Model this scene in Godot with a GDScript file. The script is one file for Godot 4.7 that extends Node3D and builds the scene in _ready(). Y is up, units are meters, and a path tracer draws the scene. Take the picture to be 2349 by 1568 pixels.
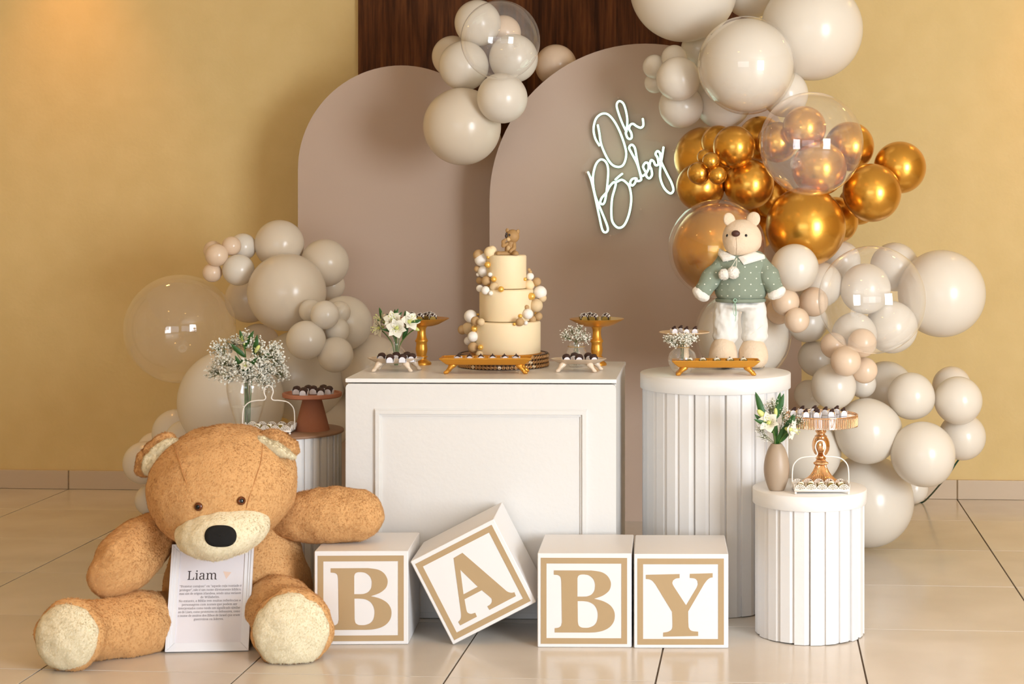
extends Node3D
# A baby shower table: camera at the origin of the floor plan, 1.3 m up, looking along -Z.
const F := 3800.0      # focal length in pixels of the 2349 x 1568 frame
const CX := 1500.0     # where the view axis meets the frame
const CY := 470.0
const EYE := 1.3
const TURN := -0.065   # the room stands turned a little against the camera
var M := {}
var taken := {}
var rng := RandomNumberGenerator.new()
var ball_mesh: SphereMesh
var ball_small: SphereMesh


func _ready() -> void:
	rng.seed = 7
	# --- camera, sky, daylight, exposure
	var cam := Camera3D.new()
	cam.name = "camera"
	cam.position = Vector3(0, EYE, 0)
	var near := 0.1
	cam.set_frustum(1568.0 / F * near, Vector2((1174.5 - CX) / F, (CY - 784.0) / F) * near, near, 60.0)
	add_child(cam)
	cam.current = true
	var sky_look := ProceduralSkyMaterial.new()
	sky_look.sky_top_color = Color(0.55, 0.7, 0.92)
	sky_look.sky_horizon_color = Color(0.9, 0.93, 0.97)
	sky_look.ground_bottom_color = Color(0.45, 0.42, 0.38)
	sky_look.ground_horizon_color = Color(0.8, 0.79, 0.76)
	var sky := Sky.new()
	sky.sky_material = sky_look
	var env := Environment.new()
	env.background_mode = Environment.BG_SKY
	env.sky = sky
	env.background_energy_multiplier = 1.6
	env.tonemap_mode = Environment.TONE_MAPPER_LINEAR
	env.tonemap_exposure = 0.86
	env.sdfgi_enabled = true
	env.ssao_enabled = true
	env.ssil_enabled = true
	var we := WorldEnvironment.new()
	we.name = "environment"
	we.environment = env
	add_child(we)
	daylight("window_daylight", room(3.9, 1.35, 6.45), room(0.6, 0.95, 1.6), Vector2(1.9, 2.3), Color(0.935, 0.967, 1.0), 38.0)
	daylight("unseen_front_light", room(-0.9, 1.45, 11.3), room(-0.5, 1.0, 1.0), Vector2(4.6, 2.3), Color(0.95, 0.975, 1.0), 9.5)  # out of view behind the camera, lights the room from the front
	materials()
	setting()
	backdrop()
	neon_sign()
	balloons()
	table_and_pillars()
	blocks()
	cake()
	tableware()
	sweets()
	flowers()
	big_bear()
	small_bear()
	framed_print()
	cord()


func daylight(called: String, from: Vector3, to: Vector3, size: Vector2, tint: Color, energy: float) -> void:
	var l := AreaLight3D.new()
	l.name = called
	l.area_size = size
	l.area_normalize_energy = true
	l.light_color = tint
	l.light_energy = energy
	l.area_range = 40.0
	l.area_attenuation = 2.0
	l.shadow_enabled = true
	add_child(l)
	l.look_at_from_position(from, to)


# --- places
func P(px: float, py: float, d: float) -> Vector3:   # the point at depth d behind a place in the frame
	return Vector3((px - CX) / F * d, EYE - (py - CY) / F * d, -d)


func on(px: float, y: float, d: float) -> Vector3:     # the same column, at a given height
	return Vector3((px - CX) / F * d, y, -d)


func R(px: float, d: float) -> float:
	return px * d / F


func room(x: float, y: float, z: float) -> Vector3:    # along the back wall, up, out from it
	return Basis(Vector3.UP, TURN) * Vector3(x, y, z) + Vector3(0, 0, -7.42)


# --- naming
func numbered(called: String) -> String:
	var n: int = taken.get(called, 0)
	taken[called] = n + 1
	return called if n == 0 else "%s_%03d" % [called, n]


func tag(o: Node, label: String, category: String, group := "") -> void:
	o.set_meta("label", label)
	o.set_meta("category", category)
	if group:
		o.set_meta("group", group)


func thing(called: String, label: String, category: String, at := Vector3.ZERO, turn := 0.0, group := "") -> Node3D:
	var o := Node3D.new()
	o.name = numbered(called)
	add_child(o)
	o.position = at
	o.rotation.y = turn
	tag(o, label, category, group)
	return o


func part(called: String, mesh: Mesh, mat: Material, parent: Node, xf := Transform3D()) -> MeshInstance3D:
	var o := MeshInstance3D.new()
	o.name = called
	o.mesh = mesh
	o.material_override = mat
	o.transform = xf
	parent.add_child(o, true)
	return o


func solo(called: String, mesh: Mesh, mat: Material, label: String, category: String, xf := Transform3D(), group := "") -> MeshInstance3D:
	var o := part(numbered(called), mesh, mat, self, xf)
	tag(o, label, category, group)
	return o


func copy_of(o: Node3D, at: Vector3, turn: float, label: String) -> Node3D:
	var c: Node3D = o.duplicate()
	c.name = numbered(String(o.name).rstrip("0123456789").rstrip("_"))
	add_child(c)
	c.position = at
	c.rotation.y = turn
	c.set_meta("label", label)
	return c


func struct(called: String, mesh: Mesh, mat: Material, label: String, xf := Transform3D()) -> MeshInstance3D:
	var o := part(called, mesh, mat, self, xf)
	o.set_meta("kind", "structure")
	o.set_meta("label", label)
	o.set_meta("category", called.get_slice("_", 0))
	return o


func many(called: String, mesh: Mesh, mat: Material, places: Array, parent: Node, tints := []) -> MultiMeshInstance3D:
	var mm := MultiMesh.new()
	mm.transform_format = MultiMesh.TRANSFORM_3D
	mm.use_colors = tints.size() > 0
	mm.mesh = mesh
	mm.instance_count = places.size()
	for i in places.size():
		mm.set_instance_transform(i, places[i])
		if tints.size():
			mm.set_instance_color(i, tints[i])
	var o := MultiMeshInstance3D.new()
	o.name = called
	o.multimesh = mm
	o.material_override = mat
	o.set_meta("kind", "stuff")
	parent.add_child(o, true)
	return o


func xf_at(p: Vector3, b := Basis()) -> Transform3D:
	return Transform3D(b, p)


func along(dir: Vector3, about := Vector3.UP) -> Basis:  # a basis whose y axis points along dir
	var y := dir.normalized()
	var x := about.cross(y)
	if x.length() < 0.01:
		x = Vector3.RIGHT.cross(y)
		if x.length() < 0.01:
			x = Vector3.FORWARD
	x = x.normalized()
	return Basis(x, y, x.cross(y))


# --- shapes
class Shape:
	var v := PackedVector3Array()
	var n := PackedVector3Array()
	var c := PackedColorArray()
	var ix := PackedInt32Array()
	var tint := Color.WHITE

	func vert(p: Vector3, nn: Vector3) -> int:
		v.append(p)
		n.append(nn)
		c.append(tint)
		return v.size() - 1

	func tri(a: int, b: int, d: int) -> void:
		var g := (v[d] - v[a]).cross(v[b] - v[a])
		ix.append(a)
		if g.dot(n[a] + n[b] + n[d]) < 0.0:
			ix.append(d)
			ix.append(b)
		else:
			ix.append(b)
			ix.append(d)

	func quad(a: int, b: int, d: int, e: int) -> void:
		tri(a, b, d)
		tri(a, d, e)

	func box(size: Vector3, bev := 0.002, xf := Transform3D()) -> Shape:
		var h := size / 2.0
		var id := {}
		for k in 8:
			var s := Vector3(1 if k & 1 else -1, 1 if k & 2 else -1, 1 if k & 4 else -1)
			for a in 3:
				var p := h * s
				for o in 3:
					if o != a:
						p[o] -= bev * s[o]
				var nn := Vector3.ZERO
				nn[a] = s[a]
				id[k * 3 + a] = vert(xf * p, (xf.basis * nn).normalized())
		for a in 3:
			var b1 := 1 << ((a + 1) % 3)
			var b2 := 1 << ((a + 2) % 3)
			for s in [0, 1 << a]:
				quad(id[s * 3 + a], id[(s | b1) * 3 + a], id[(s | b1 | b2) * 3 + a], id[(s | b2) * 3 + a])
			for s in [0, b1, b2, b1 | b2]:   # the edges that run along axis a
				var e: int = s | (1 << a)
				var j := (a + 1) % 3
				var l := (a + 2) % 3
				quad(id[s * 3 + j], id[e * 3 + j], id[e * 3 + l], id[s * 3 + l])
		for k in 8:
			tri(id[k * 3], id[k * 3 + 1], id[k * 3 + 2])
		return self

	func lathe(prof: Array, seg := 32, xf := Transform3D(), flutes := 0, depth := 0.0, crease := 0.62) -> Shape:
		var rows := []   # each: [first ring, second ring]
		var dirs := []
		for i in prof.size() - 1:
			var d: Vector2 = prof[i + 1] - prof[i]
			dirs.append(Vector2(d.y, -d.x).normalized())
		for i in prof.size() - 1:
			var pair := []
			for e in 2:
				var nn: Vector2 = dirs[i]
				var other: int = i - 1 if e == 0 else i + 1
				if other >= 0 and other < dirs.size() and dirs[other].dot(nn) > crease:
					nn = (nn + dirs[other]).normalized()
				var q: Vector2 = prof[i + e]
				var ring := PackedInt32Array()
				for s in seg:
					var a := TAU * s / seg
					var k := 1.0
					var lean := 0.0
					if flutes:
						k = 1.0 + depth * cos(a * flutes)
						lean = depth * flutes * sin(a * flutes)
					var rad := Vector3(sin(a), 0, cos(a))
					var tan := Vector3(cos(a), 0, -sin(a))
					ring.append(vert(xf * (rad * q.x * k + Vector3.UP * q.y), (xf.basis * ((rad + tan * lean) * nn.x + Vector3.UP * nn.y)).normalized()))
				pair.append(ring)
			rows.append(pair)
		for pair in rows:
			for s in seg:
				var t := (s + 1) % seg
				quad(pair[0][s], pair[0][t], pair[1][t], pair[1][s])
		return self

	func tube(pts: Array, rad: Variant, sides := 8, closed := false) -> Shape:
		var count := pts.size()
		var rings := []
		var up := Vector3.ZERO
		for i in count:
			var a: Vector3 = pts[(i - 1 + count) % count] if closed or i > 0 else pts[i]
			var b: Vector3 = pts[(i + 1) % count] if closed or i < count - 1 else pts[i]
			var t := (b - a).normalized()
			if up == Vector3.ZERO:
				up = t.cross(Vector3(0.31, 0.9, 0.28)).normalized()
			up = (up - t * up.dot(t)).normalized()
			var side := t.cross(up)
			var r: float = rad[i] if rad is Array else rad
			var ring := PackedInt32Array()
			for s in sides:
				var w := TAU * s / sides
				var o := up * cos(w) + side * sin(w)
				ring.append(vert(pts[i] + o * r, o))
			rings.append(ring)
		for i in (count if closed else count - 1):
			var j := (i + 1) % count
			for s in sides:
				var t := (s + 1) % sides
				quad(rings[i][s], rings[i][t], rings[j][t], rings[j][s])
		if not closed:
			for e in 2:
				var i := 0 if e == 0 else count - 1
				var r: float = rad[i] if rad is Array else rad
				var t: Vector3 = (pts[0] - pts[1] if e == 0 else pts[i] - pts[i - 1]).normalized()
				var tip := vert(pts[i] + t * r * 0.6, t)
				for s in sides:
					tri(rings[i][s], rings[i][(s + 1) % sides], tip)
		return self

	func ball(at: Vector3, rad: Vector3, b := Basis(), seg := 16) -> Shape:
		var ids := []
		var half := seg / 2
		for i in half + 1:
			var row := PackedInt32Array()
			var p := PI * i / half
			for s in seg:
				var a := TAU * s / seg
				var u := Vector3(sin(p) * cos(a), cos(p), sin(p) * sin(a))
				row.append(vert(at + b * (u * rad), (b * (u / rad)).normalized()))
			ids.append(row)
		for i in half:
			for s in seg:
				quad(ids[i][s], ids[i][(s + 1) % seg], ids[i + 1][(s + 1) % seg], ids[i + 1][s])
		return self

	func flat(poly: PackedVector2Array, z: float, nn: Vector3, xf: Transform3D) -> void:
		var t := Geometry2D.triangulate_polygon(poly)
		var id := PackedInt32Array()
		for p in poly:
			id.append(vert(xf * Vector3(p.x, p.y, z), (xf.basis * nn).normalized()))
		for i in range(0, t.size(), 3):
			tri(id[t[i]], id[t[i + 1]], id[t[i + 2]])

	func walls(poly: PackedVector2Array, z0: float, z1: float, xf: Transform3D, inward: bool, smooth := false) -> void:
		var k := poly.size()
		var out := -1.0 if Geometry2D.is_polygon_clockwise(poly) else 1.0
		if inward:
			out = -out
		var nr := []
		for i in k:
			var d := poly[(i + 1) % k] - poly[i]
			nr.append(Vector2(d.y, -d.x).normalized() * out)
		for i in k:
			var j := (i + 1) % k
			var na: Vector2 = nr[i]
			var nb: Vector2 = nr[i]
			if smooth and nr[(i - 1 + k) % k].dot(na) > 0.75:
				na = (na + nr[(i - 1 + k) % k]).normalized()
			if smooth and nr[j].dot(nb) > 0.75:
				nb = (nb + nr[j]).normalized()
			var wa := (xf.basis * Vector3(na.x, na.y, 0)).normalized()
			var wb := (xf.basis * Vector3(nb.x, nb.y, 0)).normalized()
			quad(vert(xf * Vector3(poly[i].x, poly[i].y, z0), wa), vert(xf * Vector3(poly[j].x, poly[j].y, z0), wb), vert(xf * Vector3(poly[j].x, poly[j].y, z1), wb), vert(xf * Vector3(poly[i].x, poly[i].y, z1), wa))

	func extrude(outer: PackedVector2Array, holes: Array, z0: float, z1: float, xf := Transform3D(), smooth := true) -> Shape:
		var pieces := [outer]
		if holes.size():
			var ys := []
			for h in holes:
				var lo := INF
				var hi := -INF
				for p in h:
					lo = minf(lo, p.y)
					hi = maxf(hi, p.y)
				ys.append((lo + hi) / 2.0)
			ys.sort()
			pieces = []
			var edge := -100.0
			for y in ys + [100.0]:
				var band := PackedVector2Array([Vector2(-100, edge), Vector2(100, edge), Vector2(100, y), Vector2(-100, y)])
				edge = y
				var todo: Array = Geometry2D.intersect_polygons(outer, band)
				for h in holes:
					var next := []
					for q in todo:
						for w in Geometry2D.clip_polygons(q, h):
							next.append(w)
					todo = next
				pieces.append_array(todo)
		for q in pieces:
			flat(q, z1, Vector3(0, 0, 1), xf)
			flat(q, z0, Vector3(0, 0, -1), xf)
		walls(outer, z0, z1, xf, false, smooth)
		for h in holes:
			walls(h, z0, z1, xf, true, smooth)
		return self

	func sheet(rows: Array, thick := 0.0) -> Shape:   # a grid of points with smooth normals, both faces
		var a := rows.size()
		var b: int = rows[0].size()
		var id := []
		for i in a:
			var row := PackedInt32Array()
			for j in b:
				var du: Vector3 = rows[mini(i + 1, a - 1)][j] - rows[maxi(i - 1, 0)][j]
				var dv: Vector3 = rows[i][mini(j + 1, b - 1)] - rows[i][maxi(j - 1, 0)]
				var nn := du.cross(dv).normalized()
				if nn == Vector3.ZERO:
					nn = Vector3.UP
				row.append(vert(rows[i][j], nn))
			id.append(row)
		for i in a - 1:
			for j in b - 1:
				quad(id[i][j], id[i][j + 1], id[i + 1][j + 1], id[i + 1][j])
		if thick > 0.0:
			var back := []
			for i in a:
				var row := PackedInt32Array()
				for j in b:
					var k: int = id[i][j]
					row.append(vert(v[k] - n[k] * thick, -n[k]))
				back.append(row)
			for i in a - 1:
				for j in b - 1:
					quad(back[i][j], back[i][j + 1], back[i + 1][j + 1], back[i + 1][j])
		return self

	func rect_loft(levels: Array, corner := 0.2) -> Shape:   # rounded rectangles [half x, half z, y], one above another
		var rings := []
		var loops := []
		for l in levels:
			var loop := []
			var r: float = minf(l[0], l[1]) * corner
			for q in 4:
				var cx: float = (l[0] - r) * (1 if q in [0, 3] else -1)
				var cz: float = (l[1] - r) * (1 if q in [0, 1] else -1)
				for s in 5:
					var a := PI / 2.0 * (q + s / 4.0)
					loop.append(Vector3(cx + r * cos(a), l[2], cz + r * sin(a)))
			loops.append(loop)
		for i in loops.size() - 1:
			var k: int = loops[i].size()
			for j in k:
				var a: Vector3 = loops[i][j]
				var b: Vector3 = loops[i][(j + 1) % k]
				var e: Vector3 = loops[i + 1][(j + 1) % k]
				var g: Vector3 = loops[i + 1][j]
				var nn := (b - a).cross(g - a)
				if nn.length() < 1e-12:
					nn = (e - b).cross(e - g)
				nn = -nn.normalized()
				quad(vert(a, nn), vert(b, nn), vert(e, nn), vert(g, nn))
		for e in [0, loops.size() - 1]:
			var up := Vector3.DOWN if e == 0 else Vector3.UP
			var mid := vert(Vector3(0, levels[e][2], 0), up)
			var ring := []
			for p in loops[e]:
				ring.append(vert(p, up))
			for j in ring.size():
				tri(mid, ring[j], ring[(j + 1) % ring.size()])
		return self

	func mesh(colored := false) -> ArrayMesh:
		var a := []
		a.resize(Mesh.ARRAY_MAX)
		a[Mesh.ARRAY_VERTEX] = v
		a[Mesh.ARRAY_NORMAL] = n
		if colored:
			a[Mesh.ARRAY_COLOR] = c
		a[Mesh.ARRAY_INDEX] = ix
		var m := ArrayMesh.new()
		m.add_surface_from_arrays(Mesh.PRIMITIVE_TRIANGLES, a)
		return m


# Soft bodies: capsules [a, b, ra, rb] and ellipsoids [centre, radii, basis] joined with a smooth minimum and meshed as surface nets.
class Soft:
	var caps := []
	var eggs := []
	var k := 0.02
	var floor_y := -INF
	var noise: FastNoiseLite
	var amp := 0.0

	func cap(a: Vector3, b: Vector3, ra: float, rb: float) -> Soft:
		caps.append([a, b - a, ra, rb - ra, (b - a).length_squared()])
		return self

	func egg(at: Vector3, rad: Vector3, b := Basis()) -> Soft:
		eggs.append([at, rad, b.inverse(), b])
		return self

	func wobble(size: float, height: float, seed_ := 1) -> Soft:
		noise = FastNoiseLite.new()
		noise.seed = seed_
		noise.frequency = 1.0 / size
		noise.fractal_octaves = 2
		amp = height
		return self

	func at(p: Vector3) -> float:
		var d := 1e9
		for q in caps:
			var w: Vector3 = p - q[0]
			var t := clampf(w.dot(q[1]) / q[4], 0.0, 1.0)
			var e: float = (w - q[1] * t).length() - q[2] - q[3] * t
			var h := maxf(k - absf(d - e), 0.0) / k
			d = minf(d, e) - h * h * k * 0.25
		for q in eggs:
			var w: Vector3 = q[2] * (p - q[0])
			var r: Vector3 = q[1]
			var k0 := (w / r).length()
			var k1 := (w / (r * r)).length()
			var e := k0 * (k0 - 1.0) / maxf(k1, 1e-6)
			var h := maxf(k - absf(d - e), 0.0) / k
			d = minf(d, e) - h * h * k * 0.25
		if amp > 0.0 and absf(d) < 0.05:
			d += noise.get_noise_3dv(p) * amp
		return maxf(d, floor_y - p.y)

	func hit(eye: Vector3, through: Vector3) -> Vector3:   # where a line of sight meets the body
		var dir := (through - eye).normalized()
		var t := 1.0
		for i in 200:
			var d := at(eye + dir * t)
			if d < 0.0004:
				break
			t += d * 0.8
		return eye + dir * t

	func slope(p: Vector3) -> Vector3:
		var e := 0.003
		return Vector3(at(p + Vector3(e, 0, 0)) - at(p - Vector3(e, 0, 0)), at(p + Vector3(0, e, 0)) - at(p - Vector3(0, e, 0)), at(p + Vector3(0, 0, e)) - at(p - Vector3(0, 0, e))).normalized()

	func net(cell: float, org := Vector3.ZERO) -> ArrayMesh:
		var lo := Vector3(INF, INF, INF)
		var hi := -lo
		for q in caps:
			for e in [[q[0], q[2]], [q[0] + q[1], q[2] + q[3]]]:
				var s: Vector3 = Vector3.ONE * e[1]
				lo = lo.min(e[0] - s)
				hi = hi.max(e[0] + s)
		for q in eggs:
			var b: Basis = q[3]
			var r: Vector3 = q[1]
			var s := Vector3(Vector3(b.x.x * r.x, b.y.x * r.y, b.z.x * r.z).length(), Vector3(b.x.y * r.x, b.y.y * r.y, b.z.y * r.z).length(), Vector3(b.x.z * r.x, b.y.z * r.y, b.z.z * r.z).length())
			lo = lo.min(q[0] - s)
			hi = hi.max(q[0] + s)
		lo -= Vector3.ONE * (cell * 2.2 + amp + k * 0.3)
		hi += Vector3.ONE * (cell * 2.2 + amp + k * 0.3)
		var nx := int(ceil((hi.x - lo.x) / cell)) + 1
		var ny := int(ceil((hi.y - lo.y) / cell)) + 1
		var nz := int(ceil((hi.z - lo.z) / cell)) + 1
		var val := PackedFloat32Array()
		val.resize(nx * ny * nz)
		val.fill(1.0)
		# coarse pass: skip blocks of 4 that lie well away from the surface
		var st := 4
		for z0 in range(0, nz, st):
			for y0 in range(0, ny, st):
				for x0 in range(0, nx, st):
					var mid := lo + Vector3(x0 + 1.5, y0 + 1.5, z0 + 1.5) * cell
					var dm := at(mid)
					var far := absf(dm) > cell * 4.6 + amp
					for z in range(z0, mini(z0 + st, nz)):
						for y in range(y0, mini(y0 + st, ny)):
							for x in range(x0, mini(x0 + st, nx)):
								val[(z * ny + y) * nx + x] = dm if far else at(lo + Vector3(x, y, z) * cell)
		var cells := {}
		var v := PackedVector3Array()
		var offs := [0, 1, nx, nx + 1, nx * ny, nx * ny + 1, nx * ny + nx, nx * ny + nx + 1]
		for z in nz - 1:
			for y in ny - 1:
				for x in nx - 1:
					var o := (z * ny + y) * nx + x
					var mask := 0
					for i in 8:
						if val[o + offs[i]] < 0.0:
							mask |= 1 << i
					if mask == 0 or mask == 255:
						continue
					var sum := Vector3.ZERO
					var cnt := 0
					for e in [[0, 1], [2, 3], [4, 5], [6, 7], [0, 2], [1, 3], [4, 6], [5, 7], [0, 4], [1, 5], [2, 6], [3, 7]]:
						var va := val[o + offs[e[0]]]
						var vb := val[o + offs[e[1]]]
						if (va < 0.0) != (vb < 0.0):
							var t := va / (va - vb)
							var pa := Vector3(e[0] & 1, (e[0] >> 1) & 1, e[0] >> 2)
							var pb := Vector3(e[1] & 1, (e[1] >> 1) & 1, e[1] >> 2)
							sum += pa.lerp(pb, t)
							cnt += 1
					cells[o] = v.size()
					v.append(lo + (Vector3(x, y, z) + sum / cnt) * cell - org)
		var ix := PackedInt32Array()
		for o in cells:
			var x: int = o % nx
			var y: int = (o / nx) % ny
			var z: int = o / (nx * ny)
			var here := val[o] < 0.0
			if y > 0 and z > 0 and here != (val[o + 1] < 0.0):
				_face(ix, cells, o, o - nx, o - nx - nx * ny, o - nx * ny, here)
			if x > 0 and z > 0 and here != (val[o + nx] < 0.0):
				_face(ix, cells, o, o - nx * ny, o - 1 - nx * ny, o - 1, here)
			if x > 0 and y > 0 and here != (val[o + nx * ny] < 0.0):
				_face(ix, cells, o, o - 1, o - 1 - nx, o - nx, here)
		var n := PackedVector3Array()
		n.resize(v.size())
		for i in range(0, ix.size(), 3):
			var g := (v[ix[i + 2]] - v[ix[i]]).cross(v[ix[i + 1]] - v[ix[i]])
			for e in 3:
				n[ix[i + e]] += g
		for i in n.size():
			n[i] = n[i].normalized()
		var a := []
		a.resize(Mesh.ARRAY_MAX)
		a[Mesh.ARRAY_VERTEX] = v
		a[Mesh.ARRAY_NORMAL] = n
		a[Mesh.ARRAY_INDEX] = ix
		var m := ArrayMesh.new()
		m.add_surface_from_arrays(Mesh.PRIMITIVE_TRIANGLES, a)
		return m

	func _face(ix: PackedInt32Array, cells: Dictionary, a: int, b: int, d: int, e: int, flip: bool) -> void:
		if not (cells.has(b) and cells.has(d) and cells.has(e)):
			return
		var q := [cells[a], cells[b], cells[d], cells[e]]
		for t in [[0, 1, 2], [0, 2, 3]]:
			ix.append(q[t[0]])
			if flip:
				ix.append(q[t[2]])
				ix.append(q[t[1]])
			else:
				ix.append(q[t[1]])
				ix.append(q[t[2]])


func round_poly(flat_: Array) -> PackedVector2Array:   # runs of gentle turns become curves, sharp corners stay
	var p := []
	for i in range(0, flat_.size(), 2):
		p.append(Vector2(flat_[i], flat_[i + 1]))
	var k := p.size()
	var sharp := []
	for i in k:
		var a: Vector2 = p[i] - p[(i - 1 + k) % k]
		var b: Vector2 = p[(i + 1) % k] - p[i]
		var long := maxf(a.length(), b.length()) > 130.0 and absf(a.angle_to(b)) < 0.12
		sharp.append(absf(a.angle_to(b)) > 0.72 or long)
	var out := PackedVector2Array()
	for i in k:
		var j := (i + 1) % k
		var a: Vector2 = p[i]
		var b: Vector2 = p[j]
		out.append(a)
		if (sharp[i] and sharp[j]) or a.distance_to(b) > 150.0:
			continue
		var pre: Vector2 = a if sharp[i] or a.distance_to(p[(i - 1 + k) % k]) > 150.0 else p[(i - 1 + k) % k]
		var post: Vector2 = b if sharp[j] or b.distance_to(p[(j + 1) % k]) > 150.0 else p[(j + 1) % k]
		for s in range(1, 5):
			out.append(a.cubic_interpolate(b, pre, post, s / 5.0))
	return out


func smooth_path(pts: Array, steps := 6, closed := false) -> Array:   # Catmull-Rom through the points
	var out := []
	var k := pts.size()
	for i in (k if closed else k - 1):
		var a: Vector3 = pts[(i - 1 + k) % k] if closed else pts[maxi(i - 1, 0)]
		var b: Vector3 = pts[i]
		var c: Vector3 = pts[(i + 1) % k]
		var d: Vector3 = pts[(i + 2) % k] if closed else pts[mini(i + 2, k - 1)]
		for s in steps:
			out.append(b.cubic_interpolate(c, a, d, float(s) / steps))
	if not closed:
		out.append(pts[k - 1])
	return out


func fur(mesh: ArrayMesh, count: int, length: float, mat: Material, parent: Node, hang: Vector3, seed_: int) -> void:
	var r := RandomNumberGenerator.new()
	r.seed = seed_
	var a := mesh.surface_get_arrays(0)
	var v: PackedVector3Array = a[Mesh.ARRAY_VERTEX]
	var n: PackedVector3Array = a[Mesh.ARRAY_NORMAL]
	var ix: PackedInt32Array = a[Mesh.ARRAY_INDEX]
	var sums := PackedFloat32Array()
	var total := 0.0
	for i in range(0, ix.size(), 3):
		total += (v[ix[i + 1]] - v[ix[i]]).cross(v[ix[i + 2]] - v[ix[i]]).length()
		sums.append(total)
	var swirl := FastNoiseLite.new()
	swirl.seed = seed_
	swirl.frequency = 14.0
	var places := []
	var tints := []
	for c in count:
		var t := sums.bsearch(r.randf() * total) * 3
		if t >= ix.size():
			t = ix.size() - 3
		var u := r.randf()
		var w := r.randf()
		if u + w > 1.0:
			u = 1.0 - u
			w = 1.0 - w
		var p: Vector3 = v[ix[t]] * (1.0 - u - w) + v[ix[t + 1]] * u + v[ix[t + 2]] * w
		var nn: Vector3 = (n[ix[t]] * (1.0 - u - w) + n[ix[t + 1]] * u + n[ix[t + 2]] * w).normalized()
		var lay := hang + Vector3(swirl.get_noise_3dv(p), swirl.get_noise_3dv(p + Vector3(9, 0, 0)), swirl.get_noise_3dv(p + Vector3(0, 9, 0))) * 0.5
		lay = (lay - nn * lay.dot(nn)) + Vector3(r.randf() - 0.5, r.randf() - 0.5, r.randf() - 0.5) * 0.55
		var dir := (nn * r.randf_range(0.12, 0.4) + lay.normalized()).normalized()
		var b := along(dir, nn)
		var l := length * r.randf_range(0.6, 1.15)
		places.append(Transform3D(Basis(b.x * l, b.y * l, b.z * l), p - nn * 0.0006))
		var g := r.randf_range(0.96, 1.04)
		tints.append(Color(g, g, g))
	many("fur", tuft(), mat, places, parent, tints)


var tuft_mesh: ArrayMesh
func tuft() -> ArrayMesh:      # five fine tapering hairs, one unit long
	if tuft_mesh:
		return tuft_mesh
	var s := Shape.new()
	var r := RandomNumberGenerator.new()
	r.seed = 3
	for k in 5:
		var at := Vector3(r.randf_range(-0.28, 0.28), 0, r.randf_range(-0.28, 0.28))
		var lean := Vector3(r.randf_range(-0.3, 0.3), 0, r.randf_range(-0.3, 0.3))
		var tip := at + lean + Vector3(0, r.randf_range(0.8, 1.1), 0)
		var mid := at.lerp(tip, 0.5) - lean * 0.15 + Vector3(0, 0, 0.06)
		var side := Vector3(1, 0, 0).rotated(Vector3.UP, r.randf_range(-0.5, 0.5)) * 0.046
		var nn := Vector3(0, 0.25, 1).normalized()
		var q := [s.vert(at - side, nn), s.vert(at + side, nn), s.vert(mid + side * 0.8, nn), s.vert(mid - side * 0.8, nn), s.vert(tip, nn)]
		s.quad(q[0], q[1], q[2], q[3])
		s.tri(q[3], q[2], q[4])
	tuft_mesh = s.mesh()
	return tuft_mesh


# --- materials
func mat(called: String, c: Color, rough := 0.5, metal := 0.0) -> StandardMaterial3D:
	var m := StandardMaterial3D.new()
	m.resource_name = called
	m.albedo_color = c
	m.roughness = rough
	m.metallic = metal
	M[called] = m
	return m


func noise_map(freq: float, octaves := 3, normal := false, strength := 1.0, ramp: Gradient = null, size := 512, seed_ := 1) -> NoiseTexture2D:
	var f := FastNoiseLite.new()
	f.noise_type = FastNoiseLite.TYPE_SIMPLEX_SMOOTH
	f.frequency = freq
	f.fractal_octaves = octaves
	f.seed = seed_
	var t := NoiseTexture2D.new()
	t.width = size
	t.height = size
	t.seamless = true
	t.noise = f
	t.as_normal_map = normal
	t.bump_strength = strength
	if ramp:
		t.color_ramp = ramp
	return t


func ramp(a: Color, b: Color, mid := 0.5) -> Gradient:
	var g := Gradient.new()
	g.offsets = PackedFloat32Array([maxf(mid - 0.35, 0.0), minf(mid + 0.35, 1.0)])
	g.colors = PackedColorArray([a, b])
	return g


func rough_skin(m: StandardMaterial3D, tex: Texture2D, scale: float, strength: float, world := false) -> StandardMaterial3D:
	m.normal_enabled = true
	m.normal_texture = tex
	m.normal_scale = strength
	m.uv1_triplanar = true
	m.uv1_world_triplanar = world
	m.uv1_scale = Vector3.ONE * scale
	return m


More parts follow.
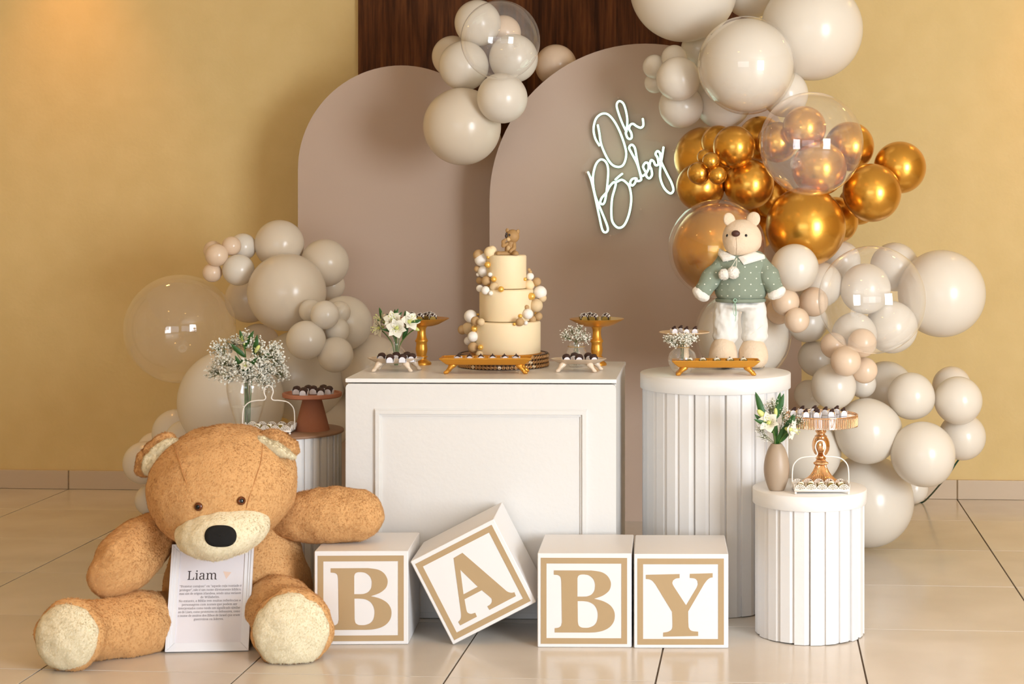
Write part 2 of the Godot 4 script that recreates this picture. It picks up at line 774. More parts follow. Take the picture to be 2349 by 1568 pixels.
func materials() -> void:
	ball_mesh = SphereMesh.new()
	ball_mesh.radius = 1.0
	ball_mesh.height = 2.0
	ball_mesh.radial_segments = 64
	ball_mesh.rings = 32
	ball_small = SphereMesh.new()
	ball_small.radius = 1.0
	ball_small.height = 2.0
	ball_small.radial_segments = 20
	ball_small.rings = 10
	var fine := noise_map(0.05, 4, true, 6.0)
	var soft := noise_map(0.012, 3, true, 3.0, null, 512, 4)
	# room
	var wall := mat("yellow_paint", Color.WHITE, 0.75)
	wall.albedo_texture = noise_map(0.006, 4, false, 1.0, ramp(Color(0.86, 0.75, 0.515), Color(0.875, 0.766, 0.535)))
	rough_skin(wall, fine, 1.4, 0.05, true)
	mat("ceiling_paint", Color(0.93, 0.9, 0.84), 0.8)
	mat("grout", Color(0.36, 0.31, 0.26), 0.9)
	for i in 4:
		var t := mat("tile%d" % i, Color.WHITE, 0.19)
		var k: float = [0.0, 0.012, -0.012, 0.005][i]
		t.albedo_texture = noise_map(0.008, 4, false, 1.0, ramp(Color(0.80 + k, 0.765 + k, 0.72 + k), Color(0.84 + k, 0.81 + k, 0.77 + k)), 256, 20 + i)
		t.uv1_triplanar = true
		t.uv1_world_triplanar = true
		t.uv1_scale = Vector3.ONE * 0.9
		t.metallic_specular = 0.5
	mat("base_tile", Color(0.80, 0.72, 0.62), 0.35)
	mat("frame_metal", Color(0.75, 0.75, 0.74), 0.4, 0.3)
	var pane := mat("window_glass", Color(0.97, 0.99, 1.0, 0.04), 0.02)
	pane.transparency = BaseMaterial3D.TRANSPARENCY_ALPHA
	var wood := mat("brown_laminate", Color.WHITE, 0.5)
	wood.albedo_texture = wood_image()
	wood.roughness = 0.6
	wood.metallic_specular = 0.25
	# painted boards
	rough_skin(mat("arch_paint", Color(0.745, 0.65, 0.58), 0.7), fine, 2.0, 0.02)
	mat("arch_edge", Color(0.80, 0.70, 0.63), 0.7)
	rough_skin(mat("white_lacquer", Color(0.915, 0.905, 0.89), 0.3), soft, 1.2, 0.05)
	rough_skin(mat("white_paint", Color(0.865, 0.855, 0.84), 0.42), fine, 1.5, 0.04)
	rough_skin(mat("slat_paint", Color(0.885, 0.875, 0.865), 0.5), fine, 1.5, 0.05)
	rough_skin(mat("block_paint", Color(0.90, 0.89, 0.885), 0.4), soft, 1.5, 0.06)
	mat("brown_top", Color(0.60, 0.46, 0.36), 0.6)
	mat("gold_vinyl", Color(0.695, 0.59, 0.44), 0.42)
	mat("dark_gap", Color(0.35, 0.32, 0.3), 0.8)
	# balloons
	for q in [["balloon_w", Color(0.94, 0.905, 0.85)], ["balloon_t", Color(0.915, 0.86, 0.78)], ["balloon_b", Color(0.955, 0.85, 0.74)]]:  # balloon_t is the white skin with shade put into its colour
		var m := mat(q[0], q[1], 0.23)
		m.backlight_enabled = true
		m.backlight = Color(0.62, 0.59, 0.55)
		m.metallic_specular = 0.5
	var g := mat("balloon_g", Color(0.86, 0.64, 0.265), 0.27, 0.92)
	g.clearcoat_enabled = true
	g.clearcoat = 0.25
	g.clearcoat_roughness = 0.12
	var cl := mat("balloon_c", Color(1, 1, 1, 0.055), 0.03)
	cl.transparency = BaseMaterial3D.TRANSPARENCY_ALPHA
	cl.metallic_specular = 0.62
	var gl := mat("glass", Color(0.97, 1.0, 0.98, 0.03), 0.02)
	gl.transparency = BaseMaterial3D.TRANSPARENCY_ALPHA
	gl.metallic_specular = 0.5
	var wa := mat("water", Color(0.93, 0.97, 0.95, 0.08), 0.02)
	wa.transparency = BaseMaterial3D.TRANSPARENCY_ALPHA
	var ac := mat("acrylic", Color(1, 1, 1, 0.015), 0.05)
	ac.transparency = BaseMaterial3D.TRANSPARENCY_ALPHA
	ac.metallic_specular = 0.08
	var neon := mat("neon", Color(0.95, 1.0, 0.96), 0.4)
	neon.emission_enabled = true
	neon.emission = Color(0.86, 1.0, 0.90)
	neon.emission_energy_multiplier = 1.5
	mat("neon_jacket", Color(0.25, 0.52, 0.40), 0.5)
	var lamp := mat("lamp_glow", Color(1, 0.9, 0.7), 0.5)
	lamp.emission_enabled = true
	lamp.emission = Color(1.0, 0.78, 0.45)
	lamp.emission_energy_multiplier = 22.0
	# metals, ceramics, glassware
	mat("gold_paint", Color(0.84, 0.60, 0.235), 0.33, 0.72)
	mat("rose_gold", Color(0.95, 0.75, 0.56), 0.1, 1.0)
	mat("mirror", Color(0.86, 0.86, 0.87), 0.06, 1.0)
	mat("bronze", Color(0.74, 0.58, 0.40), 0.3, 0.85)
	mat("bronze_dark", Color(0.26, 0.18, 0.12), 0.4, 0.5)
	mat("bead", Color(0.93, 0.86, 0.76), 0.12, 0.9)
	mat("cream_ceramic", Color(0.90, 0.815, 0.72), 0.25)
	mat("beige_wood", Color(0.88, 0.76, 0.61), 0.5)
	rough_skin(mat("terracotta", Color(0.66, 0.425, 0.315), 0.75), fine, 4.0, 0.2)
	mat("taupe", Color(0.655, 0.575, 0.49), 0.42)
	mat("white_metal", Color(0.93, 0.90, 0.86), 0.4)
	mat("twine", Color(0.72, 0.58, 0.38), 0.9)
	# cake
	var fo := mat("fondant", Color(0.93, 0.845, 0.69), 0.6)
	fo.subsurf_scatter_enabled = true
	fo.subsurf_scatter_strength = 0.15
	mat("sugar_w", Color(0.94, 0.91, 0.87), 0.6)
	mat("sugar_c", Color(0.93, 0.83, 0.66), 0.6)
	mat("sugar_b", Color(0.85, 0.745, 0.585), 0.7)
	mat("sugar_t", Color(0.74, 0.60, 0.42), 0.7)
	mat("sugar_g", Color(0.93, 0.74, 0.36), 0.3, 0.5)
	mat("clay", Color(0.66, 0.51, 0.32), 0.65)
	mat("clay_light", Color(0.80, 0.67, 0.48), 0.65)
	mat("clay_dark", Color(0.22, 0.16, 0.14), 0.5)
	# sweets
	var ch := mat("chocolate", Color(0.225, 0.115, 0.085), 0.42)
	rough_skin(ch, noise_map(0.09, 3, true, 14.0, null, 256, 9), 22.0, 0.9)
	mat("sprinkle", Color(0.93, 0.90, 0.85), 0.5)
	var pa := mat("paper", Color(0.93, 0.92, 0.94), 0.7)
	pa.backlight_enabled = true
	pa.backlight = Color(0.3, 0.3, 0.3)
	mat("gold_paper", Color(0.58, 0.50, 0.24), 0.45, 0.3)
	mat("cream_filling", Color(0.93, 0.80, 0.58), 0.55)
	mat("white_sweet", Color(0.93, 0.90, 0.84), 0.5)
	# plants
	for q in [["leaf", Color(0.17, 0.36, 0.12)], ["leaf_light", Color(0.36, 0.50, 0.16)], ["stem", Color(0.33, 0.47, 0.17)], ["petal", Color(0.95, 0.93, 0.86)], ["petal_green", Color(0.86, 0.88, 0.52)], ["blossom", Color(0.97, 0.955, 0.90)], ["twig", Color(0.42, 0.45, 0.25)]]:
		var m := mat(q[0], q[1], 0.5)
		m.backlight_enabled = true
		m.backlight = Color(0.5, 0.5, 0.5)
	mat("streak", Color(0.32, 0.17, 0.12), 0.6)
	# plush
	for q in [["plush_tan", Color(0.83, 0.645, 0.435)], ["plush_cream", Color(0.91, 0.865, 0.745)], ["plush_white", Color(0.93, 0.905, 0.865)], ["plush_beige", Color(0.895, 0.805, 0.70)]]:
		var m := mat(q[0], q[1], 0.95)
		m.rim_enabled = true
		m.rim = 0.45
		m.rim_tint = 0.6
		m.metallic_specular = 0.15
		rough_skin(m, noise_map(0.06, 4, true, 10.0, null, 256, 12), 9.0, 0.3)
		var h := mat(q[0] + "_hair", q[1], 0.8)
		h.vertex_color_use_as_albedo = true
		h.metallic_specular = 0.2
		h.backlight_enabled = true
		h.backlight = Color(0.6, 0.6, 0.6)
	mat("eye_amber", Color(0.36, 0.17, 0.05), 0.08)
	mat("eye_black", Color(0.02, 0.018, 0.016), 0.06)
	mat("felt_black", Color(0.028, 0.027, 0.027), 0.9)
	mat("nose_brown", Color(0.30, 0.165, 0.125), 0.55)
	var kn := mat("sage_knit", Color.WHITE, 0.9)
	kn.albedo_texture = dotted_image()
	kn.uv1_triplanar = true
	kn.uv1_scale = Vector3.ONE * 26.0
	kn.uv1_triplanar_sharpness = 4.0
	mat("sage_plain", Color(0.52, 0.56, 0.49), 0.9)
	rough_skin(mat("trouser_cloth", Color(0.90, 0.885, 0.855), 0.85), soft, 6.0, 0.35)
	mat("string", Color(0.90, 0.87, 0.80), 0.8)
	mat("string_green", Color(0.62, 0.76, 0.66), 0.8)
	mat("seam", Color(0.74, 0.52, 0.31), 0.9)
	mat("seam_pale", Color(0.72, 0.62, 0.52), 0.9)
	mat("pale_grout", Color(0.58, 0.49, 0.37), 0.9)
	# frame
	mat("frame_white", Color(0.90, 0.90, 0.915), 0.3)
	mat("print_paper", Color(0.885, 0.87, 0.89), 0.45)
	mat("ink", Color(0.27, 0.235, 0.24), 0.7)
	mat("ink_pale", Color(0.46, 0.42, 0.43), 0.7)
	mat("print_peach", Color(0.905, 0.80, 0.735), 0.6)
	mat("green_cord", Color(0.13, 0.30, 0.22), 0.5)


func wood_image() -> ImageTexture:
	var im := Image.create_empty(512, 512, false, Image.FORMAT_RGB8)
	var f := FastNoiseLite.new()
	f.seed = 5
	f.frequency = 1.0
	var g := FastNoiseLite.new()
	g.seed = 8
	g.frequency = 1.0
	for x in 512:
		for y in 512:
			var a := f.get_noise_2d(x * 0.035, y * 0.0035) * 0.5 + f.get_noise_2d(x * 0.16 + 40.0, y * 0.006) * 0.35 + g.get_noise_2d(x * 0.6, y * 0.02) * 0.2
			var t := clampf(0.5 + a, 0.0, 1.0)
			im.set_pixel(x, y, Color(0.19, 0.10, 0.05).lerp(Color(0.50, 0.30, 0.16), t))
	return ImageTexture.create_from_image(im)


func dotted_image() -> ImageTexture:
	var im := Image.create_empty(128, 128, false, Image.FORMAT_RGB8)
	var r := RandomNumberGenerator.new()
	r.seed = 2
	for x in 128:
		for y in 128:
			var k := r.randf_range(-0.015, 0.015) + 0.012 * sin(x * TAU / 4.0)
			var c := Color(0.525 + k, 0.565 + k, 0.495 + k)
			for q in [Vector2(32, 32), Vector2(96, 96)]:
				if Vector2(x, y).distance_to(q) < 7.5:
					c = Color(0.88, 0.88, 0.82)
			im.set_pixel(x, y, c)
	return ImageTexture.create_from_image(im)


# --- the room
func bx(size: Vector3, bev := 0.002) -> ArrayMesh:
	return Shape.new().box(size, bev).mesh()


func room_xf(x: float, y: float, z: float) -> Transform3D:
	return Transform3D(Basis(Vector3.UP, TURN), room(x, y, z))


func setting() -> void:
	# floor: a slab with the tiles laid on it
	var fl := Node3D.new()
	fl.name = "floor"
	add_child(fl)
	fl.transform = room_xf(0, 0, 0)
	fl.set_meta("kind", "structure")
	fl.set_meta("label", "beige glossy ceramic tile floor with dark grout joints")
	fl.set_meta("category", "floor")
	part("grout", bx(Vector3(8.6, 0.2, 12.0), 0.0), M.grout, fl, xf_at(Vector3(-0.1, -0.1035, 5.75)))
	var tw := 0.5755
	var tz := 0.595
	var tile := Shape.new().box(Vector3(tw - 0.0045, 0.012, tz - 0.0045), 0.0012).mesh()
	var spare := Shape.new()
	for i in range(-8, 8):
		for j in range(0, 20):
			var x := 0.193 + tw * (i + 0.5)
			var z := 2.29 + tz * (j - 4 + 0.5)
			if j < 6 and i > -6 and i < 4:
				var o := part("tile", tile, M["tile%d" % ((i * 7 + j * 3 + 80) % 4)], fl, xf_at(Vector3(x, -0.006, z)))
				o.rotation = Vector3(rng.randf_range(-0.0007, 0.0007), 0, rng.randf_range(-0.0007, 0.0007))
			else:
				spare.box(Vector3(tw - 0.0045, 0.012, tz - 0.0045), 0.0012, xf_at(Vector3(x, -0.006, z)))
	var rest := part("tile_field", spare.mesh(), M.tile0, fl)
	rest.set_meta("kind", "stuff")
	# shell
	struct("wall_back", bx(Vector3(8.6, 3.2, 0.2), 0.0), M.yellow_paint, "warm yellow painted back wall behind the balloons", room_xf(-0.1, 1.4, -0.1))
	struct("wall_left", bx(Vector3(0.2, 3.2, 12.0), 0.0), M.yellow_paint, "yellow side wall on the left", room_xf(-4.3, 1.4, 5.75))
	struct("ceiling", bx(Vector3(8.6, 0.2, 12.0), 0.0), M.ceiling_paint, "plain pale ceiling with small unseen downlights", room_xf(-0.1, 3.0, 5.75))
	var right := Shape.new()       # with an opening from z 5.45 to 7.45
	right.box(Vector3(0.2, 3.2, 5.6), 0.0, xf_at(Vector3(0, 0, 2.65 - 5.75)))
	right.box(Vector3(0.2, 3.2, 4.3), 0.0, xf_at(Vector3(0, 0, 9.6 - 5.75)))
	right.box(Vector3(0.2, 0.5, 2.0), 0.0, xf_at(Vector3(0, 1.35, 6.45 - 5.75)))
	struct("wall_right", right.mesh(), M.yellow_paint, "yellow side wall with a tall window", room_xf(4.1, 1.4, 5.75))
	var front := Shape.new()       # with an opening, out of view, for the front light, from x -3.3 to 1.5
	front.box(Vector3(1.1, 3.2, 0.2), 0.0, xf_at(Vector3(-3.85, 0, 0)))
	front.box(Vector3(2.7, 3.2, 0.2), 0.0, xf_at(Vector3(2.85, 0, 0)))
	front.box(Vector3(4.8, 0.3, 0.2), 0.0, xf_at(Vector3(-0.9, 1.45, 0)))
	struct("wall_front", front.mesh(), M.yellow_paint, "yellow wall with a wide unseen opening behind the viewer", room_xf(0, 1.4, 11.6))
	window("window_1", "tall side window that lights the table", room_xf(4.1, 0, 6.45) * Transform3D(Basis(Vector3.UP, PI / 2), Vector3.ZERO), 2.0, 2.5, 2)
	window("window_2", "wide unseen opening behind the viewer, placed for the front light", room_xf(-0.9, 0, 11.6), 4.8, 2.7, 4)  # unseen opening, set where the front light comes in
	# tiled baseboard along the back wall, one piece for each tile
	for side in [["baseboard_back", -8, 8]]:
		var b := Node3D.new()
		b.name = side[0]
		add_child(b)
		b.transform = room_xf(0, 0, 0)
		b.set_meta("kind", "structure")
		b.set_meta("label", "low tiled baseboard along the yellow wall")
		b.set_meta("category", "baseboard")
		var piece := Shape.new().box(Vector3(tw - 0.004, 0.086, 0.014), 0.003).mesh()
		for i in range(side[1], side[2]):
			part("tile", piece, M.base_tile, b, xf_at(Vector3(0.193 + tw * (i + 0.5), 0.043, 0.007)))
		part("grout", bx(Vector3(8.6, 0.084, 0.01), 0.0), M.pale_grout, b, xf_at(Vector3(-0.1, 0.042, 0.005)))
	# dark brown laminate panel behind the arches
	var x0 := -1.336
	var x1 := 0.42
	var pan := Shape.new()
	pan.box(Vector3(x1 - x0, 2.88, 0.03), 0.002)
	var pm: StandardMaterial3D = M.brown_laminate
	pm.uv1_triplanar = true
	pm.uv1_scale = Vector3(0.62, 0.62, 0.62)
	struct("trim_1", pan.mesh(), pm, "dark brown wood grain panel on the wall behind the arches", room_xf((x0 + x1) / 2, 1.44, 0.017))
	# ceiling lamps out of view, placed to warm the room and dot the balloons
	for q in [[-2.66, 0.3, 1.0, "washing the wall left of the arches"], [1.95, 0.3, 0.9, "washing the wall right of the balloons"], [-2.2, 3.4, 1.3, "above the big sitting bear"], [-0.3, 3.4, 0.8, "above the middle letter blocks"], [1.6, 3.0, 1.3, "right of the short pedestal"], [-2.2, 5.6, 0.9, "left one of the second row"], [-0.3, 5.6, 0.8, "middle one of the second row"], [1.6, 5.6, 0.8, "beside the side window"], [-1.2, 8.4, 0.8, "left one near the front opening"], [1.2, 8.4, 0.8, "right one near the front opening"]]:
		var at := room(q[0], 2.9, q[1])
		var l := thing("unseen_downlight", "unseen small square recessed lamp in the ceiling, " + q[3], "lamp", at, 0.0, "unseen ceiling downlights")
		part("rim", Shape.new().extrude(PackedVector2Array([Vector2(-0.1, -0.1), Vector2(0.1, -0.1), Vector2(0.1, 0.1), Vector2(-0.1, 0.1)]), [PackedVector2Array([Vector2(-0.085, -0.085), Vector2(0.085, -0.085), Vector2(0.085, 0.085), Vector2(-0.085, 0.085)])], 0.0, 0.012, Transform3D(Basis(Vector3.RIGHT, PI / 2), Vector3.ZERO), false).mesh(), M.white_metal, l)
		part("lamp_panel", bx(Vector3(0.168, 0.008, 0.168), 0.001), M.lamp_glow, l, xf_at(Vector3(0, -0.005, 0)))
		var s := SpotLight3D.new()
		s.name = "lamp_light"
		s.light_color = Color(1.0, 0.68, 0.32)
		s.light_energy = q[2]
		s.light_size = 0.08
		s.spot_angle = 38.0
		s.spot_angle_attenuation = 0.9
		s.spot_range = 20.0
		s.spot_attenuation = 2.0
		s.shadow_enabled = true
		l.add_child(s)
		s.position = Vector3(0, -0.03, 0)
		s.rotation.x = -PI / 2


func window(called: String, label: String, xf: Transform3D, w: float, h: float, leaves: int) -> void:
	var o := Node3D.new()
	o.name = called
	add_child(o)
	o.transform = xf
	o.set_meta("kind", "structure")
	o.set_meta("label", label)
	o.set_meta("category", "window")
	var lw := w / leaves
	for i in leaves:
		var x := -w / 2 + lw * (i + 0.5)
		var f := Shape.new()
		for s in [-1, 1]:
			f.box(Vector3(0.05, h, 0.05), 0.003, xf_at(Vector3(x + s * (lw / 2 - 0.025), h / 2, 0)))
			f.box(Vector3(lw - 0.1, 0.05, 0.05), 0.003, xf_at(Vector3(x, h / 2 + s * (h / 2 - 0.025), 0)))
		part("window_frame", f.mesh(), M.frame_metal, o)
		part("pane", bx(Vector3(lw - 0.1, h - 0.1, 0.006), 0.0), M.window_glass, o, xf_at(Vector3(x, h / 2, 0)))


# --- arches and neon sign
func arch_poly(w: float, h: float) -> PackedVector2Array:
	var p := PackedVector2Array([Vector2(w, 0), Vector2(w, h - w)])
	for i in range(1, 48):
		var a := PI * i / 48.0
		p.append(Vector2(w * cos(a), h - w + w * sin(a)))
	p.append(Vector2(-w, h - w))
	p.append(Vector2(-w, 0))
	return p


func backdrop() -> void:
	for q in [["left taupe arched backdrop panel, the lower and narrower of two", 920.0, R(238, 7.1), 7.1, 150.0], ["right taupe arched backdrop panel, taller and wider, carrying the neon sign", 1480.0, R(358, 6.81), 6.81, 100.0]]:
		var d: float = q[3]
		var h: float = EYE - (q[4] - CY) / F * d
		var o := thing("arch_panel", q[0], "panel", on(q[1], 0.0, d), TURN * 0.4, "taupe arched backdrop panels")
		part("board", Shape.new().extrude(arch_poly(q[2], h), [], -0.018, 0.0).mesh(), M.arch_paint, o)
		var rim := Shape.new()
		var inner := PackedVector2Array()
		for p in arch_poly(q[2] - 0.018, h - 0.018):
			inner.append(Vector2(p.x, maxf(p.y, 0.012)))
		rim.extrude(arch_poly(q[2] - 0.001, h - 0.001), [inner], -0.075, -0.0185)
		part("edge_frame", rim.mesh(), M.arch_edge, o)
		for s in [-1, 1]:
			part("foot", bx(Vector3(0.05, 0.03, 0.34), 0.004), M.arch_edge, o, xf_at(Vector3(s * q[2] * 0.7, 0.015, -0.245)))


func neon_sign() -> void:
	var at := P(1440, 380, 6.79)
	var o := thing("neon_sign", "glowing pale green handwritten neon sign reading Oh Baby", "neon sign", at)
	var strokes := [
		[328, 585, 285, 510, 268, 415, 290, 320, 340, 270, 400, 266, 455, 312, 510, 400, 560, 520, 593, 640, 588, 720, 560, 780, 510, 796, 450, 770, 395, 690, 345, 570, 325, 450, 310, 375],
		[592, 436, 552, 352, 512, 240, 499, 180, 512, 146, 538, 140, 570, 170, 595, 250, 606, 340, 597, 440, 590, 455, 606, 502, 630, 517, 650, 500, 644, 455, 624, 415, 636, 376, 664, 366, 700, 390, 740, 404, 766, 378, 760, 312],
		[212, 845, 245, 930, 285, 1100, 325, 1290, 355, 1420, 384, 1450, 410, 1430, 402, 1375, 340, 1220, 290, 1100, 266, 985, 264, 880, 292, 770, 340, 722, 390, 745, 414, 820, 408, 950, 386, 1120, 362, 1168, 336, 1152, 350, 1105, 398, 1050, 430, 990, 468, 950, 490, 962, 478, 1020, 454, 1110, 446, 1230, 456, 1340, 510, 1402, 572, 1380, 622, 1270, 645, 1120, 628, 1000, 590, 948, 548, 925, 500, 946],
		[484, 926, 520, 892, 558, 862],
		[694, 908, 654, 918, 634, 955, 655, 982, 684, 954, 696, 908, 704, 936, 738, 930, 742, 900, 706, 770, 650, 660, 624, 604, 650, 574, 682, 610, 702, 720, 724, 820, 748, 884, 786, 868, 818, 812, 812, 760, 784, 756, 764, 796, 790, 850, 798, 890, 826, 910, 852, 876, 846, 820, 830, 782, 842, 730, 868, 740, 888, 778, 916, 768, 908, 706, 888, 668, 906, 638, 932, 660, 944, 740, 1000, 860, 1050, 960, 1066, 1030, 1034, 1060, 976, 1010, 936, 910, 936, 800, 954, 690, 968, 596],
	]
	var k := 0
	var names := ["neon_tube", "neon_tube", "neon_tube", "neon_tube", "neon_tube"]
	var hull := []
	for s in strokes:
		var pts := []
		var back := []
		for i in range(0, s.size(), 2):
			var p := P(1300.0 + s[i] / 4.357, 200.0 + s[i + 1] / 4.357, 6.785) - at
			pts.append(p)
			hull.append(Vector2(p.x, p.y))
			back.append(p + Vector3(0, 0, -0.0058))
		var path := smooth_path(pts, 7)
		part(names[k], Shape.new().tube(path, R(2.7, 6.785), 8).mesh(), M.neon, o)
		part("jacket", Shape.new().tube(smooth_path(back, 5), R(3.45, 6.785), 8).mesh(), M.neon_jacket, o)
		k += 1
	# clear acrylic back, cut to follow the lettering
	var outline := PackedVector2Array()
	for q in [[1300 + 150 / 4.357, 200 + 800 / 4.357], [1300 + 240 / 4.357, 200 + 690 / 4.357], [1300 + 215 / 4.357, 200 + 440 / 4.357], [1300 + 250 / 4.357, 200 + 260 / 4.357], [1300 + 350 / 4.357, 200 + 215 / 4.357], [1300 + 440 / 4.357, 200 + 220 / 4.357], [1300 + 470 / 4.357, 200 + 110 / 4.357], [1300 + 560 / 4.357, 200 + 85 / 4.357], [1300 + 650 / 4.357, 200 + 270 / 4.357], [1300 + 790 / 4.357, 200 + 260 / 4.357], [1300 + 820 / 4.357, 200 + 420 / 4.357], [1300 + 730 / 4.357, 200 + 520 / 4.357], [1300 + 990 / 4.357, 200 + 560 / 4.357], [1300 + 1020 / 4.357, 200 + 720 / 4.357], [1300 + 1120 / 4.357, 200 + 1000 / 4.357], [1300 + 1080 / 4.357, 200 + 1110 / 4.357], [1300 + 980 / 4.357, 200 + 1090 / 4.357], [1300 + 880 / 4.357, 200 + 940 / 4.357], [1300 + 700 / 4.357, 200 + 1040 / 4.357], [1300 + 660 / 4.357, 200 + 1330 / 4.357], [1300 + 520 / 4.357, 200 + 1460 / 4.357], [1300 + 380 / 4.357, 200 + 1510 / 4.357], [1300 + 300 / 4.357, 200 + 1440 / 4.357]]:
		var p := P(q[0], q[1], 6.8) - at
		outline.append(Vector2(p.x, p.y))
	part("acrylic_back", Shape.new().extrude(outline, [], -0.012, -0.007, Transform3D(), false).mesh(), M.acrylic, o)
	for q in [[1418, 224], [1345, 395], [1545, 345], [1400, 540], [1470, 480]]:
		var p := P(q[0], q[1], 6.79) - at
		part("standoff", Shape.new().lathe([Vector2(0.0, -0.01), Vector2(0.003, -0.01), Vector2(0.003, 0.008), Vector2(0.004, 0.008), Vector2(0.004, 0.009), Vector2(0.0, 0.0095)], 12).mesh(), M.arch_edge, o, Transform3D(Basis(Vector3.RIGHT, PI / 2), p))
	var glow := OmniLight3D.new()
	glow.name = "sign_light"
	glow.light_color = Color(0.86, 1.0, 0.92)
	glow.light_energy = 0.02
	glow.light_size = 0.12
	glow.omni_range = 6.0
	glow.omni_attenuation = 2.0
	glow.shadow_enabled = true
	o.add_child(glow)
	glow.position = Vector3(0, 0, 0.16)


